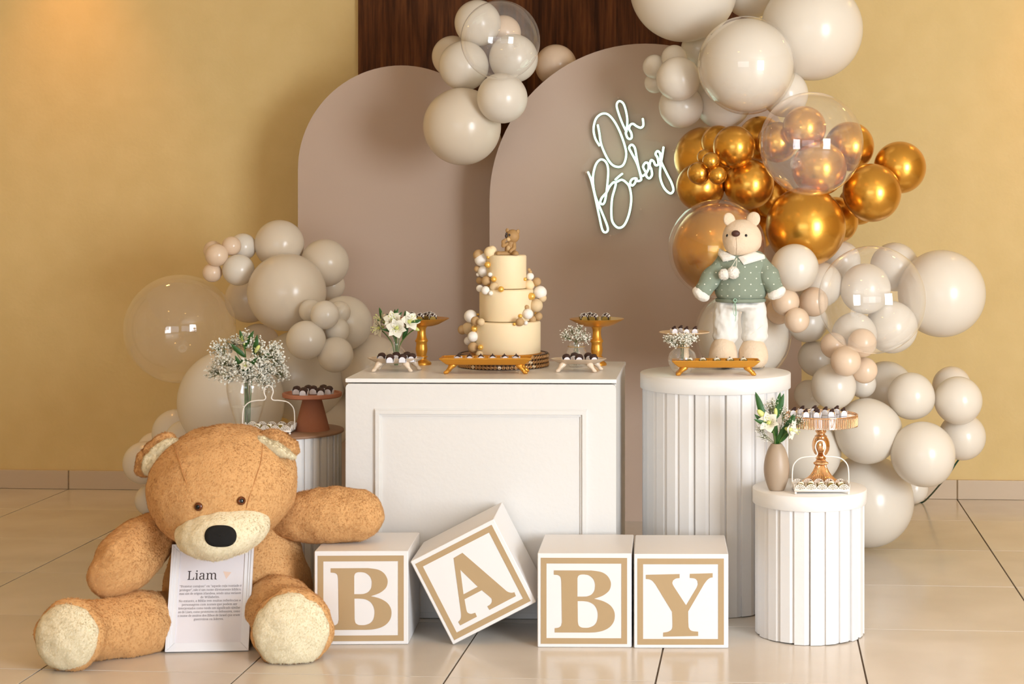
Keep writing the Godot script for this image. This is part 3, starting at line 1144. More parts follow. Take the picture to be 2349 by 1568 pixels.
# --- balloons: [colour, place in the frame, radius in pixels, depth, label]
func balloons() -> void:
	var list := [
		["t", 641, 560, 56, 6.72, "round shade-toned white balloon at the top of the left garland, touching the left arch edge"],
		["t", 745, 603, 55, 6.72, "shade-toned white balloon of the left garland lying upon the left arch, right of its topmost balloon"],
		["t", 658, 670, 89, 6.55, "large shade-toned white balloon in the upper middle of the left garland"],
		["w", 557, 566, 31, 6.70, "small pale balloon behind the blush cluster at the upper left of the left garland"],
		["b", 531, 564, 22, 6.62, "uppermost tiny blush balloon of the cluster left of the arches"],
		["b", 497, 585, 26, 6.58, "largest tiny blush balloon, in the middle of the cluster left of the arches"],
		["b", 489, 574, 22, 6.68, "tiny blush balloon half hidden behind the middle one left of the arches"],
		["b", 487, 625, 22, 6.60, "lowest tiny blush balloon of the cluster left of the arches"],
		["w", 547, 619, 36, 6.60, "small white balloon below the blush cluster, beside the large shade-toned white balloon"],
		["t", 572, 685, 55, 6.93, "shade-toned white balloon behind the right edge of the left clear bubble balloon"],
		["c", 413, 754, 125, 6.68, "large empty clear bubble balloon at the far left, against the yellow wall"],
		["w", 713, 713, 27, 6.41, "tiny white balloon, left one of the flower shaped cluster on the left garland"],
		["w", 745, 722, 33, 6.33, "small white balloon at the front centre of the flower shaped cluster, left garland"],
		["w", 772, 757, 30, 6.40, "small white balloon, lower right of the flower shaped cluster on the left garland"],
		["w", 778, 716, 26, 6.43, "tiny white balloon, upper right of the flower shaped cluster on the left garland"],
		["w", 790, 741, 63, 6.55, "medium cream balloon behind the flower shaped cluster, rightmost of the left garland's middle"],
		["w", 702, 780, 45, 6.31, "white balloon below left of the flower shaped cluster, under the large shade-toned one"],
		["w", 769, 813, 41, 6.35, "white balloon below the flower shaped cluster, above the terracotta stand"],
		["t", 757, 655, 34, 6.83, "small shaded balloon behind the right side of the large shade-toned white balloon"],
		["t", 593, 790, 48, 6.90, "shade-toned white balloon behind the tall bouquet of baby's breath"],
		["w", 692, 860, 104, 6.66, "very large cream balloon right of the tall bouquet, behind the terracotta stand"],
		["w", 530, 920, 120, 6.36, "very large cream balloon behind the glass vase above the sitting bear's head"],
		["t", 848, 842, 75, 6.68, "large shade-toned white balloon behind the left end of the white table"],
		["t", 742, 945, 82, 6.79, "large shaded balloon low behind the cone of the terracotta stand"],
		["w", 404, 992, 54, 6.67, "cream balloon above the bear's left-hand ear, rear one of the pair"],
		["w", 427, 1012, 50, 6.51, "cream balloon above the bear's left-hand ear, front one of the pair"],
		["w", 332, 1061, 49, 6.73, "white balloon beside the bear's left-hand ear, against the baseboard"],
		["w", 357, 1032, 42, 6.87, "white balloon mostly hidden behind the bear's left-hand ear"],
		["w", 346, 1146, 36, 6.84, "small white balloon on the floor left of the bear's cheek"],
		["w", 372, 1150, 34, 6.73, "small white balloon on the floor, half hidden behind the bear's cheek"],
		["w", 1096, 53, 53, 6.74, "topmost cream balloon of the cluster hanging over the two arches"],
		["b", 1155, 75, 40, 6.84, "blush balloon seen through the clear bubble over the arches"],
		["t", 1039, 130, 48, 6.86, "rear left shade-toned white balloon of the cluster over the arches, before the brown panel"],
		["w", 1064, 151, 57, 6.68, "cream balloon at the left of the clear bubble over the arches"],
		["w", 1178, 134, 56, 6.70, "cream balloon inside the lower right of the clear bubble over the arches"],
		["b", 1275, 150, 48, 7.0, "peach balloon peeping out behind the shoulder of the right arch"],
		["w", 1152, 225, 58, 6.50, "cream balloon hanging at the edge of the right arch, under the clear bubble"],
		["t", 1060, 290, 89, 6.63, "large shade-toned white balloon at the bottom of the cluster over the arches"],
		["c", 1148, 92, 91, 6.38, "clear bubble balloon in front of the cluster over the arches"],
		["w", 1568, -28, 124, 6.43, "very large white balloon cut off by the top, left of the other big ones"],
		["w", 1722, -24, 66, 6.58, "white balloon at the very top between the two largest white balloons"],
		["w", 1862, 68, 117, 6.35, "very large white balloon at the upper right against the yellow wall"],
		["c", 1713, 150, 113, 6.15, "clear bubble balloon wrapped round a large white balloon, top right"],
		["w", 1713, 150, 107, 6.15, "large white balloon inside a clear bubble, at the top right"],
		["w", 1604, 112, 42, 6.60, "white balloon half hidden behind the left of the wrapped white balloon"],
		["w", 1502, 153, 28, 6.45, "tiny white balloon, leftmost of the cluster at the right arch top"],
		["w", 1547, 133, 30, 6.41, "tiny white balloon, highest of the cluster at the right arch top"],
		["w", 1502, 190, 24, 6.50, "tiny white balloon, lowest left of the cluster at the right arch top"],
		["w", 1556, 181, 51, 6.31, "medium white balloon in the middle of the cluster at the right arch top"],
		["w", 1562, 243, 51, 6.42, "medium white balloon above the neon sign's right end, below its cluster"],
		["w", 1658, 232, 65, 6.50, "white balloon under the wrapped white balloon, above the gold ones"],
		["w", 1800, 215, 54, 6.31, "white balloon under the right side of the wrapped white balloon"],
		["g", 1618, 362, 72, 6.43, "large gold balloon at the back, right of the neon sign"],
		["g", 1648, 327, 40, 6.27, "gold balloon just behind the upper left round gold balloon"],
		["g", 1684, 337, 49, 6.12, "round gold balloon at the upper front left of the gold group"],
		["g", 1631, 369, 20, 6.01, "tiny gold balloon at the top of the gold trio"],
		["g", 1617, 360, 18, 6.10, "tiny gold balloon behind the top of the gold trio"],
		["g", 1603, 397, 26, 6.04, "tiny gold balloon at the left of the gold trio"],
		["g", 1646, 402, 21, 6.00, "tiny gold balloon at the lower right of the gold trio"],
		["g", 1607, 428, 56, 6.20, "gold balloon under the tiny gold trio, beside the neon sign"],
		["g", 1718, 423, 58, 6.18, "gold balloon in the middle left, right below the tiny gold trio"],
		["g", 1745, 318, 52, 6.40, "gold balloon behind the left rim of the big clear bubble"],
		["g", 1845, 293, 50, 6.18, "gold balloon inside the top of the big clear bubble"],
		["g", 1783, 326, 47, 6.27, "gold balloon inside the left of the big clear bubble"],
		["g", 1879, 386, 63, 6.13, "gold balloon inside the bottom of the big clear bubble"],
		["g", 1948, 336, 57, 6.30, "gold balloon behind the right rim of the big clear bubble"],
		["g", 1848, 520, 92, 6.07, "largest plain gold balloon, right of the standing bear's head"],
		["g", 1915, 505, 54, 6.32, "gold balloon behind the right edge of the largest gold one"],
		["g", 2000, 442, 67, 6.14, "gold balloon second from the right end of the gold group"],
		["g", 2064, 384, 60, 6.27, "gold balloon at the far right end of the gold group"],
		["g", 1968, 470, 46, 6.43, "gold balloon showing only below its neighbour at the right of the gold group"],
		["g", 1775, 455, 50, 6.35, "shaded gold balloon between the middle left and largest gold balloons"],
		["c", 1645, 570, 113, 6.00, "clear bubble balloon wrapped round a gold balloon, left of the standing bear"],
		["g", 1648, 572, 106, 6.00, "gold balloon inside a clear bubble, left of the standing bear's head"],
		["g", 1722, 520, 60, 6.44, "dark gold balloon behind the standing bear's head"],
		["c", 1861, 330, 119, 5.86, "big clear bubble balloon in front of the gold balloons"],
		["w", 1823, 614, 55, 5.92, "white balloon just right of the standing bear's sleeve, under the largest gold one"],
		["w", 1880, 652, 53, 6.13, "white balloon behind the left rim of the right clear bubble"],
		["w", 1985, 662, 58, 6.10, "white balloon inside the middle of the right clear bubble"],
		["w", 2052, 612, 56, 6.35, "white balloon behind the top right of the right clear bubble"],
		["w", 1928, 598, 46, 6.35, "white balloon behind the top left of the right clear bubble"],
		["c", 2001, 687, 124, 5.82, "big clear bubble balloon among white balloons, right of the standing bear"],
		["w", 2160, 673, 100, 6.23, "very large cream balloon at the right, against the yellow wall"],
		["b", 1802, 692, 32, 5.92, "blush balloon touching the standing bear's right-hand cuff"],
		["b", 1866, 692, 34, 6.02, "blush balloon second from the standing bear's cuff"],
		["b", 1787, 713, 31, 6.03, "blush balloon behind the standing bear's hip, lowest left of its cluster"],
		["b", 1828, 734, 29, 5.88, "blush balloon at the bottom of the cluster beside the standing bear"],
		["w", 1852, 738, 47, 6.17, "white balloon behind the blush cluster beside the standing bear"],
		["w", 1960, 768, 52, 6.06, "white balloon behind the lower left of the right clear bubble"],
		["w", 2045, 750, 60, 6.15, "white balloon inside the lower right of the right clear bubble"],
		["b", 1912, 792, 30, 5.98, "blush balloon at the lower left rim of the right clear bubble"],
		["b", 1978, 786, 33, 5.95, "blush balloon at the bottom of the right clear bubble"],
		["b", 1940, 828, 35, 5.88, "front blush balloon just below the right clear bubble"],
		["b", 1983, 849, 30, 6.00, "lowest blush balloon, under the right clear bubble"],
		["w", 1870, 820, 40, 6.20, "shaded white balloon left of the blush balloons under the clear bubble"],
		["c", 1704, 768, 111, 6.15, "clear bubble balloon wrapped round a white one, behind the standing bear's legs"],
		["w", 1704, 768, 105, 6.15, "white balloon inside a clear bubble, behind the standing bear's legs"],
		["w", 1912, 886, 52, 6.00, "white balloon right behind the sweets on the rose gold stand"],
		["w", 1978, 880, 32, 6.15, "small white balloon behind the lowest blush balloon"],
		["w", 1855, 905, 34, 6.20, "small white balloon between the tall pedestal and the rose gold stand"],
		["w", 2032, 892, 64, 6.30, "white balloon at the back, above right of the rose gold stand"],
		["w", 2090, 908, 54, 6.10, "white balloon, left of the pair at the far right, above the knotted ones"],
		["w", 2183, 884, 44, 6.35, "white balloon at the back behind the far right pair"],
		["w", 2198, 918, 55, 6.13, "white balloon at the far right, upper one of two"],
		["w", 2207, 1001, 54, 6.22, "white balloon at the far right, lower one of two"],
		["w", 1989, 988, 75, 6.05, "large white balloon right of the rose gold stand's stem"],
		["w", 2117, 1041, 74, 5.98, "large white balloon above the green cord"],
		["w", 1852, 1036, 78, 6.10, "large white balloon behind the taupe vase and the rose gold stem"],
		["w", 1990, 1148, 106, 6.22, "very large white balloon resting on the floor behind the short pedestal"],
		["w", 2094, 1120, 35, 6.42, "small white balloon behind the largest one on the floor, beside the green cord"],
	]
	# a balloon drawn out a little towards its knot
	var prof := []
	for i in 37:
		var a := PI * i / 36.0
		var y := -cos(a)
		var x := sin(a)
		if y < 0.0:
			x *= 1.0 - 0.10 * pow(-y, 3.0)
			y *= 1.0 + 0.12 * y * y
		prof.append(Vector2(x, y))
	var skin := Shape.new().lathe(prof, 72, Transform3D(), 0, 0.0, -1.0).mesh()
	var round_prof := []
	for i in 41:
		var a := PI * i / 40.0
		round_prof.append(Vector2(sin(a), -cos(a)))
	var bubble := Shape.new().lathe(round_prof, 80, Transform3D(), 0, 0.0, -1.0).mesh()
	var knot := Shape.new().lathe([Vector2(0.0, -1.2), Vector2(0.075, -1.21), Vector2(0.085, -1.19), Vector2(0.03, -1.14), Vector2(0.05, -1.11), Vector2(0.09, -1.08), Vector2(0.12, -1.05)], 14).mesh()
	var knots := {"2117": Vector3(0.5, -0.75, -0.35), "1989": Vector3(0.93, 0.12, -0.3), "2090": Vector3(0.75, -0.5, -0.4), "2198": Vector3(0.2, -0.8, -0.55), "1870": Vector3(0.15, -0.95, -0.2), "530": Vector3(0.4, -0.6, -0.7)}
	for q in list:
		var rad := R(q[3], q[4])
		var names := {"w": "white_balloon", "t": "shaded_white_balloon", "b": "blush_balloon", "g": "gold_balloon", "c": "bubble_balloon"}  # t: white balloons whose skin colour carries the shade
		var groups := {"w": "white balloons in the garlands", "t": "white balloons toned for shade in the garlands", "b": "blush balloons in the garlands", "g": "gold balloons in the right garland", "c": "clear bubble balloons"}
		var o := thing(names[q[0]], q[5], "balloon", P(q[1], q[2], q[4]), 0.0, groups[q[0]])
		var dir: Vector3 = knots.get(str(q[1]), Vector3(rng.randf_range(-0.4, 0.4), rng.randf_range(-0.5, 0.1), -1.0))
		var b := along(-dir).scaled(Vector3.ONE * rad)
		part("skin", bubble if q[0] == "c" else skin, M["balloon_" + q[0]], o, Transform3D(b, Vector3.ZERO))
		part("knot", knot, M["balloon_" + q[0]], o, Transform3D(b, (along(-dir) * Vector3(0, 0.07 if q[0] != "c" else 0.15, 0)) * rad))


# --- furniture
func table_and_pillars() -> void:
	var top := TOP
	var x0 := on(789, 0, TF).x
	var x1 := on(1415, 0, TF).x
	var w := x1 - x0
	var dep := 0.59
	var o := thing("display_table", "white lacquered box table with a moulded front panel under the cake", "table", Vector3((x0 + x1) / 2, 0, -TF), TURN * 0.5)
	part("tabletop", bx(Vector3(w, 0.014, dep), 0.003), M.white_lacquer, o, xf_at(Vector3(0, top - 0.007, -dep / 2)))
	var fp := PackedVector2Array([Vector2(-w / 2 + 0.002, 0.021), Vector2(w / 2 - 0.002, 0.021)])
	for i in 9:
		var a := PI / 2 * i / 8.0
		fp.append(Vector2(w / 2 - 0.016 + 0.014 * cos(a), top - 0.031 + 0.014 * sin(a)))
	for i in 9:
		var a := PI / 2 * i / 8.0
		fp.append(Vector2(-w / 2 + 0.016 - 0.014 * sin(a), top - 0.031 + 0.014 * cos(a)))
	part("front_panel", Shape.new().extrude(fp, [], -0.022, -0.002).mesh(), M.white_paint, o)
	for s in [-1, 1]:
		part("side_panel", bx(Vector3(0.018, top - 0.017, dep - 0.03), 0.003), M.white_paint, o, xf_at(Vector3(s * (w / 2 - 0.012), (top - 0.017) / 2, -dep / 2 - 0.008)))
	part("back_panel", bx(Vector3(w - 0.05, top - 0.02, 0.018), 0.003), M.white_paint, o, xf_at(Vector3(0, (top - 0.02) / 2, -dep + 0.02)))
	part("plinth", bx(Vector3(w - 0.006, 0.02, 0.016), 0.002), M.white_paint, o, xf_at(Vector3(0, 0.0105, -0.014)))
	# moulding on the front: mitred strips, each with a stepped section
	var mx0 := on(858, 0, TF).x - o.position.x
	var mx1 := on(1348, 0, TF).x - o.position.x
	var my1 := P(0, 938, TF).y
	var my0 := 0.115
	var mw := 0.0225
	for i in 4:
		var s := Shape.new()
		for st in [[0.0, mw, 0.006], [0.0035, mw - 0.007, 0.012]]:
			var a: float = st[0]
			var c: float = st[0] + st[1] - st[0]
			var pa := [Vector2(mx0 + a, my0 + a), Vector2(mx1 - a, my0 + a), Vector2(mx1 - a, my1 - a), Vector2(mx0 + a, my1 - a)]
			var pb := [Vector2(mx0 + c, my0 + c), Vector2(mx1 - c, my0 + c), Vector2(mx1 - c, my1 - c), Vector2(mx0 + c, my1 - c)]
			var j := (i + 1) % 4
			s.extrude(PackedVector2Array([pa[i], pa[j], pb[j], pb[i]]), [], -0.004, st[2] - 0.004, Transform3D(), false)
		part("moulding", s.mesh(), M.white_paint, o)
	pillar("tall white round pedestal of vertical slats under the standing bear", on(1641, 0, 5.45), R(172.5, 5.45), 0.751, R(34, 5.45) * 1.0, 30, M.white_lacquer, 0.2)
	pillar("short white round pedestal of vertical slats at the right front", on(1857, 0, 5.05), R(130.5, 5.05), 0.44, R(33, 5.05), 22, M.white_lacquer, 0.05)
	pillar("medium slatted round pedestal with a brown top behind the big bear", on(659, 0, 5.5), R(128, 5.5), 0.554, 0.008, 36, M.brown_top, 0.1)


func pillar(label: String, at: Vector3, rad: float, h: float, band: float, count: int, top_mat: Material, turn: float) -> void:
	var o := thing("fluted_pedestal", label, "pedestal", at, turn, "round slatted pedestals")
	var body := rad - 0.008
	var cap := Shape.new().lathe([Vector2(0.0, h - band), Vector2(rad - 0.001, h - band), Vector2(rad, h - band + 0.001), Vector2(rad, h - 0.0015), Vector2(rad - 0.0015, h), Vector2(0.0, h)], 96)
	part("cap", cap.mesh(), top_mat, o)
	part("core", Shape.new().lathe([Vector2(body - 0.022, 0.004), Vector2(body - 0.011, 0.004), Vector2(body - 0.011, h - band), Vector2(body - 0.03, h - band)], 72).mesh(), M.slat_paint, o)
	var pitch := TAU / count
	var sw := 2.0 * body * sin(pitch / 2.0)
	# one slat: a flat face with one edge rolled back to the core
	var sec := PackedVector2Array([Vector2(-sw * 0.46, -0.010), Vector2(-sw * 0.46, -0.0015), Vector2(-sw * 0.44, 0.0), Vector2(sw * 0.2, 0.0), Vector2(sw * 0.34, -0.004), Vector2(sw * 0.50, -0.0075), Vector2(sw * 0.50, -0.010)])
	var st := Transform3D(Basis(Vector3(1, 0, 0), Vector3(0, 0, 1), Vector3(0, 1, 0)), Vector3.ZERO)
	var lens := []
	for k in 3:
		lens.append(Shape.new().extrude(sec, [], 0.0015 + 0.0015 * k, h - band - 0.0002, st, false).mesh())
	for i in count:
		var a := pitch * i
		var b := Basis(Vector3.UP, a + rng.randf_range(-0.012, 0.012))
		part("slat", lens[i % 3], M.slat_paint, o, Transform3D(b, b * Vector3(0, 0, body - rng.randf_range(0.0, 0.0012))))


# --- letter blocks
func blocks() -> void:
	var s := 0.2775
	var e_b := [[267, 730, 640, 730, 740, 745, 800, 780, 832, 830, 839, 872, 828, 918, 800, 952, 750, 985, 670, 1013, 760, 1037, 830, 1077, 868, 1130, 878, 1185, 866, 1245, 826, 1297, 765, 1331, 690, 1348, 620, 1352, 275, 1352, 275, 1310, 315, 1303, 340, 1285, 348, 1250, 342, 850, 335, 800, 310, 778, 267, 773], [503, 992, 503, 810, 512, 785, 535, 772, 575, 770, 620, 780, 658, 810, 677, 850, 680, 890, 672, 935, 645, 970, 605, 988, 570, 992], [505, 1037, 560, 1037, 620, 1046, 670, 1075, 700, 1125, 708, 1180, 698, 1240, 670, 1280, 620, 1302, 575, 1305, 540, 1300, 515, 1280, 507, 1240]]
	var e_y := [[1180, 775, 1517, 767, 1517, 807, 1480, 812, 1452, 830, 1444, 858, 1458, 890, 1582, 1080, 1690, 900, 1701, 860, 1692, 825, 1665, 810, 1620, 806, 1620, 765, 1848, 758, 1848, 800, 1820, 806, 1790, 830, 1760, 870, 1603, 1140, 1605, 1270, 1612, 1310, 1640, 1336, 1703, 1343, 1703, 1386, 1353, 1393, 1353, 1353, 1400, 1345, 1432, 1328, 1446, 1290, 1442, 1145, 1275, 870, 1245, 835, 1215, 820, 1180, 816]]
	var e_a := [[1480, 625, 1567, 573, 1990, 935, 2008, 950, 2030, 961, 2058, 966, 2085, 960, 2100, 998, 1838, 1137, 1818, 1102, 1845, 1085, 1860, 1062, 1862, 1040, 1850, 1015, 1762, 942, 1590, 1033, 1610, 1140, 1624, 1168, 1655, 1178, 1697, 1166, 1714, 1205, 1550, 1292, 1530, 1258, 1550, 1235, 1558, 1205, 1557, 1170], [1547, 740, 1722, 908, 1580, 985]]
	var frame := [-0.438, 0.438]
	# what each block shows: polygons, centre, size and turn of the face they were read from, place, roll, label
	var spec := [
		[e_b, Vector2(573, 1030), 947.0, 0.0, on(826.5, s / 2, 4.9) + Vector3(0, 0, -s / 2), 0.0, 0.02, "white cube with a gold letter B beside the big bear's foot, leftmost block"],
		[e_a, Vector2(1675, 860), 932.0, -0.4797, Vector3.ZERO, 0.474, 0.0, "white cube with a gold letter A tilted on its corner between the other blocks"],
		[e_b, Vector2(573, 1030), 947.0, 0.0, on(1342, s / 2, 4.869) + Vector3(0, 0, -s / 2), 0.0, -0.012, "white cube with a gold letter B right of the tilted one, touching the Y cube"],
		[e_y, Vector2(1532, 1038), 947.0, 0.0, on(1563, s / 2, 4.86) + Vector3(0, 0, -s / 2), 0.0, -0.005, "white cube with a gold letter Y at the right end of the row of blocks"],
	]
	for q in spec:
		var at: Vector3 = q[4]
		if q[5] != 0.0:
			at = P(1085.5, 1336.5, 4.895) + Vector3(0, 0, -s / 2)
			at.y = s / 2 * (sin(q[5]) + cos(q[5])) + 0.0005
		var o := thing("letter_block", q[7], "block", at, q[6], "white letter blocks")
		o.rotation.z = q[5]
		part("cube", bx(Vector3(s, s, s), 0.003), M.block_paint, o)
		var f := PackedVector2Array([Vector2(-0.462, -0.46), Vector2(0.452, -0.46), Vector2(0.452, 0.45), Vector2(-0.462, 0.45)])
		var g := PackedVector2Array([Vector2(-0.402, -0.40), Vector2(0.392, -0.40), Vector2(0.392, 0.39), Vector2(-0.402, 0.39)])
		for i in 4:
			f[i] *= s
			g[i] *= s
		part("gold_border", Shape.new().extrude(f, [g], s / 2 - 0.0002, s / 2 + 0.001, Transform3D(), false).mesh(), M.gold_vinyl, o)
		var polys := []
		for e in q[0]:
			var p := PackedVector2Array()
			for raw in round_poly(e):
				var v: Vector2 = (raw - q[1]).rotated(-q[3])
				p.append(Vector2(v.x, -v.y) / q[2] * s)
			polys.append(p)
		part("letter", Shape.new().extrude(polys[0], polys.slice(1), s / 2 - 0.0002, s / 2 + 0.001, Transform3D(), false).mesh(), M.gold_vinyl, o)


# --- cake
const TF := 5.2         # front of the table
const CAKE_D := 5.61
const TOP := 0.755      # table
const TALL := 0.751     # tall pedestal
const LOW := 0.44       # short pedestal
const MID := 0.554      # pedestal behind the big bear


func cake() -> void:
	var cx := on(1162, 0, CAKE_D).x
	var drum := thing("cake_stand", "round dark bronze cake stand edged with rings of little discs, under the cake", "cake stand", on(1155, TOP, CAKE_D))
	var dr := R(105, CAKE_D)
	part("core", Shape.new().lathe([Vector2(0, 0), Vector2(dr - 0.004, 0), Vector2(dr - 0.004, 0.045), Vector2(dr - 0.012, 0.045), Vector2(dr - 0.012, 0.041), Vector2(0, 0.041)], 72).mesh(), M.bronze_dark, drum)
	part("plate", Shape.new().lathe([Vector2(0, 0.0412), Vector2(dr - 0.013, 0.0412), Vector2(dr - 0.013, 0.0436), Vector2(0, 0.0436)], 72).mesh(), M.bronze, drum)
	var ring := []
	for i in 18:
		var a := TAU * i / 18
		ring.append(Vector3(cos(a), sin(a), 0) * 0.0052)
	var disc := Shape.new().tube(ring, 0.0016, 6, true)
	disc.ball(Vector3(0, 0, -0.0004), Vector3(0.0045, 0.0045, 0.0008), Basis(), 12)
	disc.ball(Vector3(0, 0, 0.0008), Vector3(0.0021, 0.0021, 0.0018), Basis(), 10)
	var disc_mesh := disc.mesh()
	for row in 3:
		for i in 70:
			var b := Basis(Vector3.UP, TAU * i / 70)
			part("disc", disc_mesh, M.bead if (i + row) % 9 == 0 else M.bronze, drum, Transform3D(b, b * Vector3(0, 0.0085 + 0.0142 * row, dr - 0.002)))
	# tiers
	var base := TOP + 0.0437
	var c := thing("cake", "three tier cream cake with a trail of fondant balls", "cake", Vector3(cx, base, -CAKE_D))
	var tiers := [[R(78, CAKE_D), 0.0, 0.1095], [R(62, CAKE_D), 0.1095, 0.218], [R(45.5, CAKE_D), 0.218, 0.333]]
	part("board", Shape.new().lathe([Vector2(0, 0), Vector2(tiers[0][0] + 0.004, 0), Vector2(tiers[0][0] + 0.004, 0.002), Vector2(0, 0.002)], 64).mesh(), M.gold_paint, c)
	for t in tiers:
		var r: float = t[0]
		var pr := [Vector2(r * 0.6, t[1] + 0.002), Vector2(r - 0.002, t[1] + 0.002), Vector2(r, t[1] + 0.004)]
		for i in 6:
			var a := PI / 2 * i / 5.0
			pr.append(Vector2(r - 0.007 + 0.007 * cos(a), t[2] - 0.007 + 0.007 * sin(a)))
		pr.append(Vector2(0, t[2] + 0.0005))
		part("tier", Shape.new().lathe(pr, 72).mesh(), M.fondant, c)
	# fondant balls: colour, place (in a close look at the cake), radius
	var balls := [["t", 375, 335, 50], ["w", 400, 375, 62], ["c", 485, 307, 52], ["c", 505, 290, 42], ["g", 472, 350, 15], ["g", 468, 418, 29], ["w", 420, 482, 52], ["t", 362, 460, 28], ["w", 370, 510, 18], ["w", 492, 505, 21], ["g", 528, 545, 26], ["t", 458, 562, 45], ["t", 385, 565, 33], ["g", 403, 578, 10], ["g", 478, 597, 14], ["b", 535, 615, 42], ["g", 602, 630, 27], ["w", 398, 630, 32], ["w", 458, 643, 38], ["w", 507, 667, 21],
		["t", 832, 467, 15], ["t", 843, 487, 16], ["w", 842, 527, 34], ["g", 802, 550, 16], ["t", 903, 575, 38], ["c", 835, 605, 47], ["g", 895, 605, 13], ["w", 932, 672, 60], ["g", 864, 701, 33], ["b", 950, 722, 40], ["b", 900, 787, 60], ["t", 825, 795, 20], ["w", 835, 855, 47], ["g", 770, 872, 19], ["g", 893, 862, 14], ["t", 915, 888, 38], ["t", 870, 910, 33], ["t", 773, 918, 38], ["w", 822, 930, 20], ["g", 725, 937, 15],
		["w", 303, 888, 60], ["g", 370, 872, 12], ["g", 298, 910, 28], ["t", 367, 915, 40], ["b", 423, 922, 34], ["b", 280, 997, 55], ["t", 228, 1010, 42], ["g", 355, 987, 29], ["w", 343, 1057, 48], ["w", 282, 1110, 40], ["g", 305, 1105, 13], ["t", 345, 1153, 47], ["g", 417, 1147, 25], ["b", 408, 1210, 33], ["g", 305, 1195, 18]]
	for q in balls:
		var rr := R(q[3] / 3.92, CAKE_D)
		var p := P(1000.0 + q[1] / 3.92, 500.0 + q[2] / 3.92, CAKE_D - 0.03) - c.position
		var tr: float = tiers[2][0] if p.y > 0.225 else (tiers[1][0] if p.y > 0.115 else tiers[0][0])
		var reach := tr + rr * 0.55
		var z2 := reach * reach - p.x * p.x
		var z := sqrt(z2) if z2 > 0 else 0.0
		if p.y > 0.333:
			z = 0.03
		part("fondant_ball", ball_small, M["sugar_" + q[0]], c, Transform3D(Basis.from_scale(Vector3.ONE * rr), Vector3(p.x, p.y, z)))
	# little clay bear on the top tier
	var d := CAKE_D - 0.03
	var Q := func(x: float, y: float, dz := 0.0) -> Vector3: return P(1000.0 + x / 3.92, 500.0 + y / 3.92, d - dz)
	var k := 1.0 / 3.92
	var foot := base + 0.3337
	var at := on(1000 + 665 / 3.92, foot, d)
	var tb := thing("bear_figurine", "small brown clay bear sitting on the top cake tier with a paw at its mouth", "figurine", at)
	var body := Soft.new()
	body.k = 0.006
	body.floor_y = foot
	body.egg(Q.call(668, 283), Vector3(R(50 * k, d), R(68 * k, d), R(44 * k, d)))
	body.egg(Q.call(676, 215), Vector3(R(34 * k, d), R(28 * k, d), R(34 * k, d)))
	part("body", body.net(0.0022, at).duplicate(), M.clay, tb)
	part("belly_patch", Shape.new().ball(Q.call(652, 278, 0.0115) - at, Vector3(0.0085, 0.0125, 0.0045), Basis(Vector3.UP, -0.35)).mesh(), M.clay_light, tb)
	var head := Soft.new()
	head.k = 0.006
	head.egg(Q.call(688, 163), Vector3(R(63 * k, d), R(62 * k, d), R(58 * k, d)))
	part("head", head.net(0.0022, at), M.clay, tb)
	part("muzzle", Shape.new().ball(Q.call(652, 190, 0.0155) - at, Vector3(0.0075, 0.0075, 0.009), Basis(Vector3.UP, -0.5)).mesh(), M.clay_light, tb)
	part("nose", Shape.new().ball(Q.call(632, 160, 0.019) - at, Vector3(0.0046, 0.0068, 0.005)).mesh(), M.clay_dark, tb)
	for e in [[662, 152, 0.0205], [634, 140, 0.0165]]:
		part("eye", Shape.new().ball(Q.call(e[0], e[1], e[2]) - at, Vector3(0.0036, 0.0042, 0.0028)).mesh(), M.clay_dark, tb)
	for e in [[738, 122, 18, 0.6], [642, 112, 17, -0.2]]:
		part("ear", Shape.new().ball(Q.call(e[0], e[1], 0.003) - at, Vector3(R(e[2] * k, d), R(e[2] * k * 1.25, d), 0.004), Basis(Vector3.UP, e[3])).mesh(), M.clay, tb)
	for arm in [[[645, 228, 0.004, 17], [606, 248, 0.014, 17], [606, 212, 0.021, 16], [622, 196, 0.024, 13]], [[702, 232, 0.004, 20], [703, 270, 0.012, 18], [672, 298, 0.02, 16]]]:
		var s := Soft.new()
		s.k = 0.003
		for i in arm.size() - 1:
			s.cap(Q.call(arm[i][0], arm[i][1], arm[i][2]), Q.call(arm[i + 1][0], arm[i + 1][1], arm[i + 1][2]), R(arm[i][3] * k, d), R(arm[i + 1][3] * k, d))
		part("arm", s.net(0.0016, at), M.clay, tb)
	for leg in [[[650, 318, 0.006, 24], [560, 322, 0.014, 22]], [[690, 315, 0.006, 24], [716, 324, 0.026, 25]]]:
		var s := Soft.new()
		s.k = 0.004
		s.floor_y = foot
		s.cap(Q.call(leg[0][0], leg[0][1], leg[0][2]), Q.call(leg[1][0], leg[1][1], leg[1][2]), R(leg[0][3] * k, d), R(leg[1][3] * k, d))
		s.egg(Q.call(leg[1][0], leg[1][1], leg[1][2]), Vector3(R(leg[1][3] * k, d) * 0.7, R(leg[1][3] * k, d) * 1.2, R(leg[1][3] * k, d) * 1.1), Basis(Vector3.UP, 0.0 if leg[1][0] < 600 else 1.3))
		part("leg", s.net(0.0018, at), M.clay, tb)


# --- stands and trays
func ring_pts(r: float, y: float, n: int) -> Array:
	var out := []
	for i in n:
		out.append(Vector3(r * cos(TAU * i / n), y, r * sin(TAU * i / n)))
	return out


